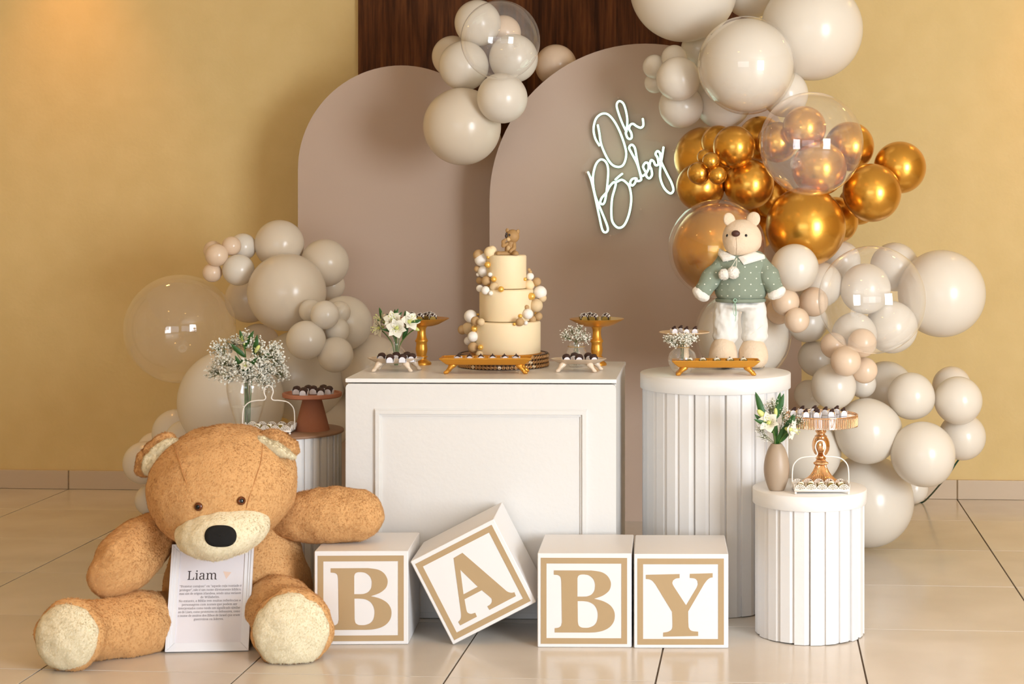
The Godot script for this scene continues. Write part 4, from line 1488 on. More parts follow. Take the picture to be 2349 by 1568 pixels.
func claw_leg(out_: Vector3, h: float, thick: float, m: Material, parent: Node, at: Vector3) -> void:
	# an animal foot: a tapering shank that leans outwards and ends in a rounded paw with toes
	var s := Soft.new()
	s.k = thick * 0.8
	var knee := Vector3(0, 0, 0)
	var ankle := Vector3(out_.x * 0.75, -h + thick * 0.75, out_.z * 0.75)
	var toe := Vector3(out_.x, -h + thick * 0.55, out_.z)
	s.floor_y = -h
	s.cap(knee, ankle, thick * 1.15, thick * 0.62)
	s.cap(ankle, toe, thick * 0.62, thick * 0.62)
	s.egg(knee + Vector3(0, -thick * 0.2, 0), Vector3(thick * 1.5, thick * 0.9, thick * 1.3))
	for i in [0.3, 0.45, 0.6]:
		s.egg(knee.lerp(ankle, i) + Vector3(0, 0, thick * 0.62), Vector3(thick * 0.42, thick * 0.13, thick * 0.4))
	part("leg", s.net(thick * 0.3), m, parent, xf_at(at))


func footed_tray(label: String, x0: float, x1: float, d: float, y: float, rim: float, m: Material, dep: float, group: String) -> Node3D:
	var c := on((x0 + x1) / 2, y, d)
	var hx := R((x1 - x0) / 2, d)
	var o := thing("footed_tray", label, "tray", c, 0.0, group)
	var lv := []
	for q in [[0.80, 0.70, -0.021], [0.86, 0.80, -0.018], [0.93, 0.90, -0.010], [0.99, 0.985, -0.002], [1.0, 1.0, 0.0], [0.985, 0.975, 0.001], [0.92, 0.86, -0.006], [0.85, 0.74, -0.012]]:
		lv.append([hx * q[0], dep * q[1], rim + q[2]])
	part("dish", Shape.new().rect_loft(lv, 0.12).mesh(), m, o)
	var ribs := Shape.new()
	var rim_line := Shape.new()
	var loop := []
	for q in [[1, 1], [-1, 1], [-1, -1], [1, -1]]:
		var nxt: Array = {[1, 1]: [-1, 1], [-1, 1]: [-1, -1], [-1, -1]: [1, -1], [1, -1]: [1, 1]}[q]
		for i in 24:
			var t := i / 24.0
			var bump := 0.0011 * absf(sin(t * PI * (6 if q[1] == nxt[1] else 2)))
			loop.append(Vector3(lerpf(q[0], nxt[0], t) * hx * 0.985, rim + bump, lerpf(q[1], nxt[1], t) * dep * 0.975))
	rim_line.tube(loop, 0.0022, 6, true)
	part("rim", rim_line.mesh(), m, o)
	for i in 13:
		var x := lerpf(-hx * 0.84, hx * 0.84, i / 12.0)
		for s in [-1, 1]:
			ribs.tube([Vector3(x, rim - 0.0125, s * dep * 0.74), Vector3(x * 1.06, rim - 0.0015, s * dep * 0.945)], 0.0013, 5)
	part("ribs", ribs.mesh(), m, o)
	for sx in [-1, 1]:
		for sz in [-1, 1]:
			claw_leg(Vector3(sx * hx * 0.16, 0, sz * dep * 0.14), rim - 0.021, 0.0082, m, o, Vector3(sx * hx * 0.72, rim - 0.021, sz * dep * 0.52))
	return o


func footed_dish(label: String, px: float, d: float, half: float, rim: float) -> void:
	var o := thing("footed_dish", label, "dish", on(px, TOP, d), 0.0, "cream footed dishes")
	var r := R(half, d)
	var xf := Transform3D(Basis.from_scale(Vector3(1, 1, 0.62)), Vector3.ZERO)
	var pr := [Vector2(0, rim - 0.016), Vector2(r * 0.62, rim - 0.016), Vector2(r * 0.75, rim - 0.0135), Vector2(r * 0.97, rim - 0.002), Vector2(r, rim), Vector2(r * 0.975, rim + 0.001), Vector2(r * 0.78, rim - 0.0095), Vector2(r * 0.7, rim - 0.0115), Vector2(0, rim - 0.0115)]
	part("plate", Shape.new().lathe(pr, 72, xf, 12, 0.012).mesh(), M.cream_ceramic, o)
	for q in [[-0.55, 0.3], [0.42, 0.34], [0.62, -0.3], [-0.5, -0.32]]:
		claw_leg(Vector3(sign(q[0]) * r * 0.2, 0, sign(q[1]) * r * 0.08), rim - 0.017, 0.0076, M.cream_ceramic, o, Vector3(q[0] * r, rim - 0.0165, q[1] * r))


func pedestal_stand(label: String, px: float, d: float) -> Node3D:
	var o := thing("pedestal_stand", label, "cake stand", on(px, TOP, d), 0.0, "gold pedestal cake stands")
	var h := 0.158
	var pts := [[0, 0], [0.033, 0], [0.0335, 0.003], [0.033, 0.007], [0.029, 0.011], [0.021, 0.016], [0.0165, 0.021], [0.017, 0.0235], [0.0205, 0.0255], [0.021, 0.0285], [0.0165, 0.0315], [0.0175, 0.037], [0.020, 0.047], [0.0202, 0.055], [0.0185, 0.067], [0.0185, 0.0755], [0.0218, 0.0795], [0.0222, 0.083], [0.0195, 0.087], [0.0165, 0.093], [0.0145, 0.104], [0.014, 0.114], [0.0155, 0.124], [0.021, 0.132], [0.0, 0.134]]
	var pr := []
	for q in pts:
		pr.append(Vector2(q[0], q[1]))
	part("stem", Shape.new().lathe(pr, 40, Transform3D(), 0, 0.0, 0.4).mesh(), M.gold_paint, o)
	var r := R(63, d)
	part("plate", Shape.new().lathe([Vector2(0, 0.131), Vector2(r * 0.42, 0.1325), Vector2(r * 0.62, 0.138), Vector2(r * 0.98, h - 0.002), Vector2(r, h), Vector2(r * 0.985, h + 0.0008), Vector2(r * 0.6, h - 0.0085), Vector2(0, h - 0.0095)], 64).mesh(), M.gold_paint, o)
	return o


func lace_tray(label: String, x0: float, x1: float, y: float, d: float) -> Node3D:
	var c := on((x0 + x1) / 2, y, d)
	var hx := R((x1 - x0) / 2, d) * 0.955
	var hz := 0.048
	var o := thing("lace_tray", label, "tray", c, 0.0, "white lace edged metal trays")
	part("tray_base", bx(Vector3(hx * 2, 0.003, hz * 2), 0.001), M.white_metal, o, xf_at(Vector3(0, 0.0085, 0)))
	part("apron", Shape.new().tube([Vector3(-hx, 0.0105, hz), Vector3(hx, 0.0105, hz), Vector3(hx, 0.0105, -hz), Vector3(-hx, 0.0105, -hz)], 0.003, 6, true).mesh(), M.white_metal, o)
	for sx in [-1, 1]:
		for sz in [-1, 1]:
			part("bead_foot", Shape.new().ball(Vector3(sx * hx * 0.97, 0.004, sz * hz * 0.95), Vector3(0.004, 0.004, 0.004)).mesh(), M.white_metal, o)
	# one scallop of pressed lace: an arch with a fan of little loops, in thin metal
	var w := hx / 5.0
	var s := Shape.new()
	for q in [[1.0, 0.0011], [0.66, 0.0008], [0.3, 0.0008]]:
		var arc := []
		for i in 13:
			var a := PI * i / 12.0
			arc.append(Vector3(cos(a) * w * q[0], sin(a) * w * q[0] * 1.0, 0))
		s.tube(arc, q[1], 5)
	for i in 9:
		var a := PI * (i + 0.5) / 9.0
		s.tube([Vector3(cos(a), sin(a), 0) * w * 0.3, Vector3(cos(a), sin(a), 0) * w * 1.0], 0.0008, 4)
	for i in 7:
		var a := PI * (i + 0.5) / 7.0
		s.ball(Vector3(cos(a), sin(a), 0) * w * 0.83, Vector3(w * 0.1, w * 0.1, 0.0007), Basis(), 8)
	s.box(Vector3(w * 2, 0.004, 0.0012), 0.0003, xf_at(Vector3(0, -0.001, 0)))
	var scallop := s.mesh()
	for i in 5:
		var x := -hx + w * (2 * i + 1)
		for sz in [-1, 1]:
			part("scallop", scallop, M.white_metal, o, Transform3D(Basis(Vector3.RIGHT, sz * 0.12), Vector3(x, 0.0135, sz * hz)))
	for i in 3:
		for sx in [-1, 1]:
			part("scallop", scallop, M.white_metal, o, Transform3D(Basis(Vector3.UP, PI / 2) * Basis(Vector3.RIGHT, sx * 0.12).scaled(Vector3(hz / w / 3.0, 1, 1)), Vector3(sx * hx, 0.0135, -hz + hz * 2 * (i + 0.5) / 3.0)))
	var hnd := [[-1.0, 0.012], [-0.995, 0.06], [-0.93, 0.083], [-0.72, 0.099], [-0.42, 0.104], [-0.24, 0.1045], [-0.145, 0.107], [-0.11, 0.114], [-0.155, 0.124], [-0.175, 0.135], [-0.12, 0.1475], [0.0, 0.152], [0.12, 0.1475], [0.175, 0.135], [0.155, 0.124], [0.11, 0.114], [0.145, 0.107], [0.24, 0.1045], [0.42, 0.104], [0.72, 0.099], [0.93, 0.083], [0.995, 0.06], [1.0, 0.012]]
	var pts := []
	for q in hnd:
		pts.append(Vector3(q[0] * (hx + 0.0035), q[1] * hx / 0.0805, 0.0))
	part("handle", Shape.new().tube(smooth_path(pts, 5), 0.0021, 8).mesh(), M.white_metal, o)
	return o


func tableware() -> void:
	footed_tray("long gold footed tray with chocolates in front of the cake", 1011, 1222, 5.378, TOP, 0.050, M.gold_paint, 0.052, "gold footed trays")
	footed_tray("gold footed tray on the tall pedestal at the standing bear's feet", 1541, 1742, 5.36, TALL, 0.047, M.gold_paint, 0.046, "gold footed trays")
	footed_dish("cream footed dish of chocolate truffles at the left of the table", 907.5, 5.44, 64.5, 0.044)
	footed_dish("cream footed dish of chocolate truffles at the right of the table", 1327, 5.43, 64, 0.042)
	pedestal_stand("gold pedestal cake stand behind the white lilies, left of the cake", 967, 5.66)
	pedestal_stand("gold pedestal cake stand right of the cake, beside the little jar", 1369, 5.64)
	# beige plate on a stem, on the tall pedestal
	var d := 5.58
	var bp := thing("plate_stand", "beige wooden plate on a short stem behind the round vase, on the tall pedestal", "cake stand", on(1570, TALL, d))
	var r := R(58, d)
	part("plate", Shape.new().lathe([Vector2(0, 0.112), Vector2(r * 0.5, 0.112), Vector2(r * 0.97, 0.1195), Vector2(r, 0.121), Vector2(r * 0.99, 0.123), Vector2(r * 0.6, 0.1175), Vector2(0, 0.1165)], 64, Transform3D(), 24, 0.01).mesh(), M.beige_wood, bp)
	part("stem", Shape.new().lathe([Vector2(0, 0), Vector2(0.036, 0), Vector2(0.036, 0.005), Vector2(0.018, 0.02), Vector2(0.014, 0.06), Vector2(0.018, 0.1), Vector2(0.028, 0.113)], 32).mesh(), M.beige_wood, bp)
	# disc under the standing bear
	solo("display_disc", Shape.new().lathe([Vector2(0, 0), Vector2(R(49, 5.6), 0), Vector2(R(50, 5.6), 0.003), Vector2(R(49, 5.6), 0.006), Vector2(0, 0.006)], 48).mesh(), M.mirror, "flat round grey disc under the standing bear's feet", "disc", xf_at(on(1704, TALL, 5.6)))
	# terracotta stand
	d = 5.5
	var tc := thing("cone_stand", "matt terracotta cake stand with a cone foot, behind the big bear", "cake stand", on(716, MID, d))
	r = R(67.5, d)
	var h := 0.121
	part("cone", Shape.new().lathe([Vector2(0, 0), Vector2(R(40, d), 0), Vector2(R(20, d), h - 0.01), Vector2(0, h - 0.01)], 48).mesh(), M.terracotta, tc)
	part("plate", Shape.new().lathe([Vector2(0, h - 0.012), Vector2(r - 0.006, h - 0.012), Vector2(r - 0.001, h - 0.009), Vector2(r, h + 0.001), Vector2(r - 0.002, h + 0.003), Vector2(r - 0.007, h + 0.003), Vector2(r - 0.01, h - 0.003), Vector2(0, h - 0.003)], 64).mesh(), M.terracotta, tc)
	lace_tray("white lace edged tray with a wire handle behind the big bear's head", 556, 676, MID, 5.43)
	lace_tray("white lace edged tray with a wire handle on the short pedestal", 1817, 1947, LOW, 4.975)
	# rose gold stand
	d = 5.09
	var rg := thing("mirror_stand", "shiny rose gold cake stand with a mirror top on the short pedestal", "cake stand", on(1883, LOW, d))
	var rows := [[0, 0], [0.068, 0], [0.07, 0.002], [0.069, 0.005], [0.058, 0.011], [0.044, 0.02], [0.032, 0.031], [0.024, 0.043], [0.019, 0.054], [0.0165, 0.062], [0.0215, 0.065], [0.0225, 0.069], [0.016, 0.073], [0.013, 0.079]]
	var pr := []
	for q in rows:
		pr.append(Vector2(q[0], q[1]))
	part("foot", Shape.new().lathe(pr, 192, Transform3D(), 32, 0.03, 0.3).mesh(), M.rose_gold, rg)
	rows = [[0.013, 0.078], [0.0165, 0.083], [0.013, 0.087], [0.014, 0.091], [0.020, 0.097], [0.0255, 0.108], [0.0275, 0.121], [0.0262, 0.133], [0.0225, 0.143], [0.0185, 0.148], [0.0195, 0.151], [0.0135, 0.155], [0.0125, 0.159], [0.0165, 0.163], [0.0175, 0.167], [0.012, 0.171], [0.012, 0.178], [0.020, 0.1835], [0, 0.184]]
	pr = []
	for q in rows:
		pr.append(Vector2(q[0], q[1]))
	part("stem", Shape.new().lathe(pr, 48, Transform3D(), 0, 0.0, 0.5).mesh(), M.rose_gold, rg)
	r = R(84, d)
	var y1 := 0.2175
	part("mirror_plate", Shape.new().lathe([Vector2(0, 0.183), Vector2(r - 0.01, 0.183), Vector2(r - 0.008, y1 - 0.004), Vector2(r - 0.004, y1 - 0.003), Vector2(0, y1 - 0.003)], 72).mesh(), M.mirror, rg)
	var sk := Shape.new()
	for k in 84:
		var a := TAU * k / 84
		var u := Vector3(sin(a), 0, cos(a))
		var t := Vector3(cos(a), 0, -sin(a)) * 0.0026
		sk.tube([u * r + Vector3.UP * y1 - t, u * r + Vector3.UP * 0.186 - t, u * r + Vector3.UP * 0.1835, u * r + Vector3.UP * 0.186 + t, u * r + Vector3.UP * y1 + t], 0.0009, 4)
	sk.tube(ring_pts(r, y1, 72), 0.0018, 6, true)
	part("skirt", sk.mesh(), M.rose_gold, rg)


# --- sweets
func tab_poly(w: float, h: float) -> PackedVector2Array:
	var p := PackedVector2Array([Vector2(w, 0)])
	for i in 13:
		var a := PI * i / 12.0
		p.append(Vector2(w * cos(a), h - w + w * sin(a)))
	p.append(Vector2(-w, 0))
	return p


func paper_cup(r: float, h: float, lean: float) -> ArrayMesh:
	var s := Shape.new()
	s.box(Vector3(r * 1.5, 0.0006, r * 1.5), 0.0001, xf_at(Vector3(0, 0.0004, 0)))
	for i in 4:
		var b := Basis(Vector3.UP, PI / 2 * i) * Basis(Vector3.RIGHT, lean)
		s.extrude(tab_poly(r * 0.72, h), [], 0.0, 0.0005, Transform3D(b, Basis(Vector3.UP, PI / 2 * i) * Vector3(0, 0.0004, r * 0.78)))
	return s.mesh()


func sweets() -> void:
	# the kinds: [name, category, how it is built]
	var lump := Soft.new()
	lump.k = 0.004
	lump.egg(Vector3(0, 0.0135, 0), Vector3(0.0138, 0.0132, 0.0138))
	lump.wobble(0.006, 0.0016, 4)
	var truffle_mesh := lump.net(0.0017)
	var cup := paper_cup(0.0145, 0.0185, 0.2)
	var small_cup := paper_cup(0.0125, 0.0165, 0.12)
	var curl := Soft.new()
	curl.k = 0.003
	curl.egg(Vector3(0, 0.002, 0), Vector3(0.0065, 0.004, 0.0065))
	curl.cap(Vector3(-0.003, 0.003, 0.001), Vector3(0.001, 0.0095, 0), 0.0035, 0.0022)
	curl.cap(Vector3(0.003, 0.003, 0), Vector3(0.005, 0.0085, -0.001), 0.003, 0.002)
	curl.wobble(0.004, 0.0018, 6)
	var curl_mesh := curl.net(0.0011)
	var kiss := Shape.new().lathe([Vector2(0, 0), Vector2(0.0088, 0), Vector2(0.0084, 0.003), Vector2(0.0058, 0.0058), Vector2(0.0024, 0.0078), Vector2(0.0008, 0.0112), Vector2(0, 0.012)], 20, Transform3D(), 7, 0.06).mesh()
	var small := Shape.new().lathe([Vector2(0, 0.001), Vector2(0.0095, 0.001), Vector2(0.0105, 0.004), Vector2(0.0105, 0.011), Vector2(0.009, 0.014), Vector2(0, 0.0145)], 24).mesh()
	var dome := Shape.new().ball(Vector3(0, 0.009, 0), Vector3(0.0108, 0.0098, 0.0108), Basis(), 20).mesh()
	var r := RandomNumberGenerator.new()
	r.seed = 5
	var bits := Shape.new()
	for i in 90:
		var a := r.randf() * TAU
		var z := r.randf_range(-0.3, 1.0)
		var u := Vector3(cos(a) * sqrt(1 - z * z), z, sin(a) * sqrt(1 - z * z))
		bits.tube([Vector3(0, 0.0135, 0) + u * 0.0136 - u.cross(Vector3(r.randf() - 0.5, r.randf() - 0.5, 0.4)).normalized() * 0.0016, Vector3(0, 0.0135, 0) + u * 0.0142 + u.cross(Vector3(r.randf() - 0.5, r.randf() - 0.5, 0.4)).normalized() * 0.0016], 0.0008, 5)
	var bits_mesh := bits.mesh()
	var protos := {}
	var kinds := {
		"truffle": [["ball", truffle_mesh, M.chocolate, 0.002], ["paper_cup", cup, M.paper, 0.0]],
		"sprinkle_truffle": [["ball", truffle_mesh, M.chocolate, 0.002], ["sprinkles", bits_mesh, M.sprinkle, 0.002], ["paper_cup", cup, M.gold_paper, 0.0]],
		"kiss_bonbon": [["filling", small, M.cream_filling, 0.0], ["chocolate_tip", kiss, M.chocolate, 0.0135], ["paper_cup", small_cup, M.paper, 0.0]],
		"curl_bonbon": [["filling", small, M.cream_filling, 0.0], ["chocolate_curl", curl_mesh, M.chocolate, 0.0145], ["paper_cup", small_cup, M.paper, 0.0]],
		"white_bonbon": [["ball", dome, M.white_sweet, 0.002], ["chocolate_dot", ball_small, M.chocolate, 0.0205], ["paper_cup", small_cup, M.gold_paper, 0.0]],
	}
	# trays: kind, height of the surface, group, then [place, depth, label end]
	var sets := [
		["truffle", TOP + 0.0325, "truffles on the left footed dish", [[876, 5.439, "chocolate truffle at the left end of the left cream footed dish"], [895, 5.389, "chocolate truffle in front, second from the left on the left footed dish"], [909, 5.470, "chocolate truffle at the back middle of the left footed dish"], [924, 5.399, "chocolate truffle in front, third from the left on the left footed dish"], [934, 5.475, "chocolate truffle at the back right of the left footed dish"], [945, 5.419, "chocolate truffle at the right end of the left footed dish"]]],
		["truffle", TOP + 0.0305, "truffles on the right footed dish", [[1299, 5.419, "chocolate truffle at the left of the right cream footed dish"], [1328, 5.414, "chocolate truffle in the middle of the right footed dish"], [1349, 5.465, "chocolate truffle at the back right of the right footed dish"], [1361, 5.414, "chocolate truffle at the right of the right cream footed dish"], [1318, 5.470, "chocolate truffle at the back of the right footed dish"]]],
		["kiss_bonbon", TOP + 0.0385, "bonbons on the long gold tray", [[1051, 5.378, "chocolate tipped bonbon first from the left in the long gold tray"], [1077, 5.378, "chocolate tipped bonbon second from the left in the long gold tray"], [1103, 5.378, "chocolate tipped bonbon third from the left in the long gold tray"], [1130, 5.378, "chocolate tipped bonbon third from the right in the long gold tray"], [1157, 5.378, "chocolate tipped bonbon second from the right in the long gold tray"], [1184, 5.378, "chocolate tipped bonbon first from the right in the long gold tray"]]],
		["white_bonbon", TALL + 0.0355, "white bonbons on the pedestal tray", [[1582, 5.36, "white bonbon first from the left on the pedestal's gold tray"], [1612, 5.36, "white bonbon second from the left on the pedestal's gold tray"], [1644, 5.36, "white bonbon in the middle of the pedestal's gold tray"], [1674, 5.36, "white bonbon second from the right on the pedestal's gold tray"], [1705, 5.36, "white bonbon first from the right on the pedestal's gold tray"]]],
		["sprinkle_truffle", TOP + 0.149, "sprinkled truffles on the left gold stand", [[945, 5.683, "sprinkled truffle behind the lilies on the left gold stand"], [963, 5.632, "sprinkled truffle front left on the left gold stand"], [977, 5.663, "sprinkled truffle in the middle of the left gold stand"], [992, 5.632, "sprinkled truffle front right on the left gold stand"], [985, 5.708, "sprinkled truffle at the back of the left gold stand"]]],
		["sprinkle_truffle", TOP + 0.149, "sprinkled truffles on the right gold stand", [[1339, 5.632, "sprinkled truffle at the left of the right gold stand"], [1362, 5.622, "sprinkled truffle in the middle of the right gold stand"], [1390, 5.632, "sprinkled truffle at the right of the right gold stand"], [1352, 5.673, "sprinkled truffle at the back of the right gold stand"]]],
		["curl_bonbon", TALL + 0.1175, "bonbons on the beige plate", [[1546, 5.57, "curl topped bonbon at the left of the beige plate"], [1561, 5.60, "curl topped bonbon second from the left on the beige plate"], [1574, 5.55, "curl topped bonbon third from the left on the beige plate"], [1594, 5.56, "curl topped bonbon at the right of the beige plate"]]],
		["truffle", MID + 0.119, "truffles on the terracotta stand", [[681, 5.49, "chocolate truffle at the left end of the terracotta stand"], [697, 5.45, "chocolate truffle front left on the terracotta stand"], [707, 5.52, "chocolate truffle back left on the terracotta stand"], [719, 5.50, "chocolate truffle in the middle of the terracotta stand"], [735, 5.45, "chocolate truffle front right on the terracotta stand"], [742, 5.53, "chocolate truffle back right on the terracotta stand"], [755, 5.49, "chocolate truffle at the right end of the terracotta stand"]]],
		["curl_bonbon", LOW + 0.2148, "bonbons on the rose gold stand", [[1821, 5.085, "curl topped bonbon at the left end of the rose gold stand"], [1840, 5.125, "curl topped bonbon back left on the rose gold stand"], [1848, 5.045, "curl topped bonbon front left on the rose gold stand"], [1868, 5.13, "curl topped bonbon at the back middle of the rose gold stand"], [1872, 5.075, "curl topped bonbon in the centre of the rose gold stand"], [1875, 5.035, "curl topped bonbon nearest the front of the rose gold stand"], [1893, 5.10, "curl topped bonbon right of the centre on the rose gold stand"], [1908, 5.05, "curl topped bonbon front right on the rose gold stand"], [1919, 5.125, "curl topped bonbon back right on the rose gold stand"], [1934, 5.075, "curl topped bonbon at the right end of the rose gold stand"]]],
		["white_bonbon", LOW + 0.0102, "bonbons in the front lace tray", [[1837, 4.975, "pale sweet at the left end inside the lace tray of the short pedestal"], [1860, 4.985, "pale sweet second from the left inside the short pedestal's lace tray"], [1883, 4.975, "pale sweet in the middle of the short pedestal's lace tray"], [1906, 4.985, "pale sweet second from the right inside the short pedestal's lace tray"], [1928, 4.975, "pale sweet at the right end inside the lace tray of the short pedestal"]]],
		["white_bonbon", MID + 0.0102, "bonbons in the rear lace tray", [[592, 5.435, "pale sweet at the left inside the lace tray behind the bear"], [618, 5.43, "pale sweet in the middle of the lace tray behind the bear"], [644, 5.435, "pale sweet at the right inside the lace tray behind the bear"]]],
	]
	for q in sets:
		for e in q[3]:
			var at := on(e[0], q[1], e[1])
			var turn := r.randf_range(-0.35, 0.35)
			if not protos.has(q[0]):
				var o := thing(q[0], e[2], "sweet", at, turn, q[2])
				for p in kinds[q[0]]:
					var xf := xf_at(Vector3(0, p[3], 0))
					if p[0] == "chocolate_dot":
						xf = Transform3D(Basis.from_scale(Vector3(0.003, 0.0024, 0.003)), Vector3(0, p[3], 0))
					part(p[0], p[1], p[2], o, xf)
				protos[q[0]] = o
			else:
				var o := copy_of(protos[q[0]], at, turn, e[2])
				o.set_meta("group", q[2])


# --- vases and flowers
func petal_mesh(len_: float, w: float, curl: float, cup_: float) -> ArrayMesh:
	var rows := []
	for i in 13:
		var t := i / 12.0
		var row := []
		var width := w * (0.14 * (1.0 - t) + pow(sin(PI * pow(t, 1.35)), 0.75) + (0.02 if i == 12 else 0.0))
		for j in 7:
			var s := (j - 3) / 3.0
			var out_ := len_ * (t - 0.22 * t * t * curl)
			row.append(Vector3(s * width, out_ * 0.72 - curl * len_ * 0.28 * t * t * t, len_ * 0.62 * pow(t, 1.5) + cup_ * width * s * s * -0.5))
		rows.append(row)
	return Shape.new().sheet(rows, 0.0004).mesh()


func leaf_mesh(len_: float, w: float, bend: float) -> ArrayMesh:
	var rows := []
	for i in 10:
		var t := i / 9.0
		var row := []
		var width := w * pow(sin(PI * pow(t, 0.8)), 0.8) + 0.0004
		for j in 5:
			var s := (j - 2) / 2.0
			row.append(Vector3(s * width, len_ * (t - 0.12 * bend * t * t), bend * len_ * 0.45 * t * t + absf(s) * width * 0.35))
		rows.append(row)
	return Shape.new().sheet(rows, 0.0003).mesh()


func lily(label: String, group: String, root: Vector3, tip: Vector3, face: Vector3, size: float, leaves: Array, bud := false) -> void:
	var o := thing("lily", label, "flower", root, 0.0, group)
	var t := tip - root
	var path := smooth_path([Vector3.ZERO, Vector3(t.x * 0.1, minf(0.085, t.y * 0.5), t.z * 0.1), Vector3(t.x * 0.5, t.y * 0.8, t.z * 0.5), t], 6)
	part("stem", Shape.new().tube(path, 0.0019, 6).mesh(), M.stem, o)
	var b := along(face)
	if bud:
		part("bud", Shape.new().ball(t, Vector3(0.0055, 0.0135, 0.0055) * size, b).mesh(), M.petal_green, o)
	else:
		var outer := petal_mesh(0.036 * size, 0.0112 * size, 0.8, 0.7)
		var inner := petal_mesh(0.036 * size, 0.0078 * size, 0.6, 1.0)
		for i in 6:
			var q := Transform3D(b * Basis(Vector3.UP, TAU * i / 6.0 + 0.3), t - b.y * 0.012 * size)
			var pt := part("petal", outer if i % 2 == 0 else inner, M.petal, o, q)
			if i % 2:
				var st := Shape.new()
				for e in 7:
					var w := 0.35 + 0.07 * e
					st.ball(Vector3((e % 3 - 1) * 0.0026 * size, 0.033 * size * w * 0.66, 0.033 * size * 0.62 * pow(w, 1.5) * 0.97 - 0.0012), Vector3(0.00035, 0.0015, 0.0007) * size, Basis(), 6)
				part("streak", st.mesh(), M.streak, pt)
		part("throat", Shape.new().ball(t - b.y * 0.006 * size, Vector3(0.0045, 0.009, 0.0045) * size, b).mesh(), M.petal_green, o)
		var stam := Shape.new()
		for i in 5:
			var a := TAU * i / 5.0
			var e := t + b * Vector3(sin(a) * 0.006, 0.016, cos(a) * 0.006) * size
			stam.tube([t - b.y * 0.004, e], 0.0005, 4)
			stam.ball(e, Vector3(0.0011, 0.0018, 0.0011) * size, Basis(), 6)
		part("stamens", stam.mesh(), M.petal_green, o)
	for l in leaves:      # [share of the way up the stem, direction, length]
		var p: Vector3 = path[int(l[0] * (path.size() - 1))]
		part("leaf", leaf_mesh(l[2], l[2] * 0.112, 0.4), M.leaf, o, Transform3D(along(l[1], Vector3(0, 0, 1)), p))


func sprig(label: String, group: String, root: Vector3, heads: Array, spread: float, count: int, blossom: float, seed_: int, mid: Vector3) -> void:
	# baby's breath: stems that fork and fork again, each twig ending in a tiny blossom
	var r := RandomNumberGenerator.new()
	r.seed = seed_
	var o := thing("gypsophila", label, "flowers", root, 0.0, group)
	var twigs := Shape.new()
	var places := []
	for h in heads:
		var top: Vector3 = h - root
		var m := (mid - root) + Vector3(r.randf() - 0.5, 0, r.randf() - 0.5) * 0.012
		twigs.tube(smooth_path([Vector3((r.randf() - 0.5) * 0.02, 0, (r.randf() - 0.5) * 0.02), m, top.lerp(m, 0.35), top], 4), 0.0009, 5)
		for i in count / heads.size():
			var u := Vector3(r.randfn(0, 0.5), r.randfn(0.15, 0.5), r.randfn(0, 0.5))
			if u.length() > 1.35:
				u = u.normalized() * r.randf_range(0.6, 1.3)
			var e: Vector3 = top + u * spread
			if i % 2 == 0:
				var st: Vector3 = top.lerp(m, r.randf_range(0.0, 0.3))
				twigs.tube([st, st.lerp(e, 0.5) - Vector3(0, spread * 0.1, 0), e], 0.0005, 4)
			var sc := blossom * r.randf_range(0.6, 1.2)
			places.append(Transform3D(Basis.from_euler(Vector3(r.randf() * 6, r.randf() * 6, 0)) * Basis.from_scale(Vector3(sc, sc * 0.75, sc)), e))
	part("twigs", twigs.mesh(), M.twig, o)
	var bl := Shape.new()
	for i in 7:
		var a := TAU * i / 7.0
		bl.ball(Vector3(cos(a) * 0.55, (i % 2) * 0.35, sin(a) * 0.55), Vector3(0.5, 0.32, 0.5), Basis(), 8)
	bl.ball(Vector3(0, 0.4, 0), Vector3(0.5, 0.45, 0.5), Basis(), 8)
	many("blossoms", bl.mesh(), M.blossom, places, o)


func glass_vase(label: String, at: Vector3, outer: Array, water: float, thick := 0.0022) -> Node3D:
	var o := thing("glass_vase", label, "vase", at, 0.0, "clear glass vases")
	var pr := []
	for q in smooth_profile(outer):
		pr.append(q)
	var wall := pr.duplicate()
	var inner := []
	for i in range(pr.size() - 1, -1, -1):
		var q: Vector2 = pr[i]
		inner.append(Vector2(maxf(q.x - thick, 0.0), maxf(q.y, 0.004)))
	part("glass", Shape.new().lathe([Vector2(0, 0)] + wall + inner + [Vector2(0, 0.004)], 56, Transform3D(), 0, 0.0, 0.3).mesh(), M.glass, o)
	if water > 0.0:
		var wp := [Vector2(0, 0.0045)]
		for q in pr:
			if q.y > 0.0045 and q.y < water:
				wp.append(Vector2(q.x - thick * 1.3, q.y))
		wp.append(Vector2(wp[-1].x, water))
		wp.append(Vector2(0, water))
		part("water", Shape.new().lathe(wp, 40, Transform3D(), 0, 0.0, 0.3).mesh(), M.water, o)
	return o


func smooth_profile(pts: Array) -> Array:
	var v := []
	for q in pts:
		v.append(Vector3(q[0], q[1], 0))
	var out := []
	for p in smooth_path(v, 5):
		out.append(Vector2(maxf(p.x, 0.0), p.y))
	return out


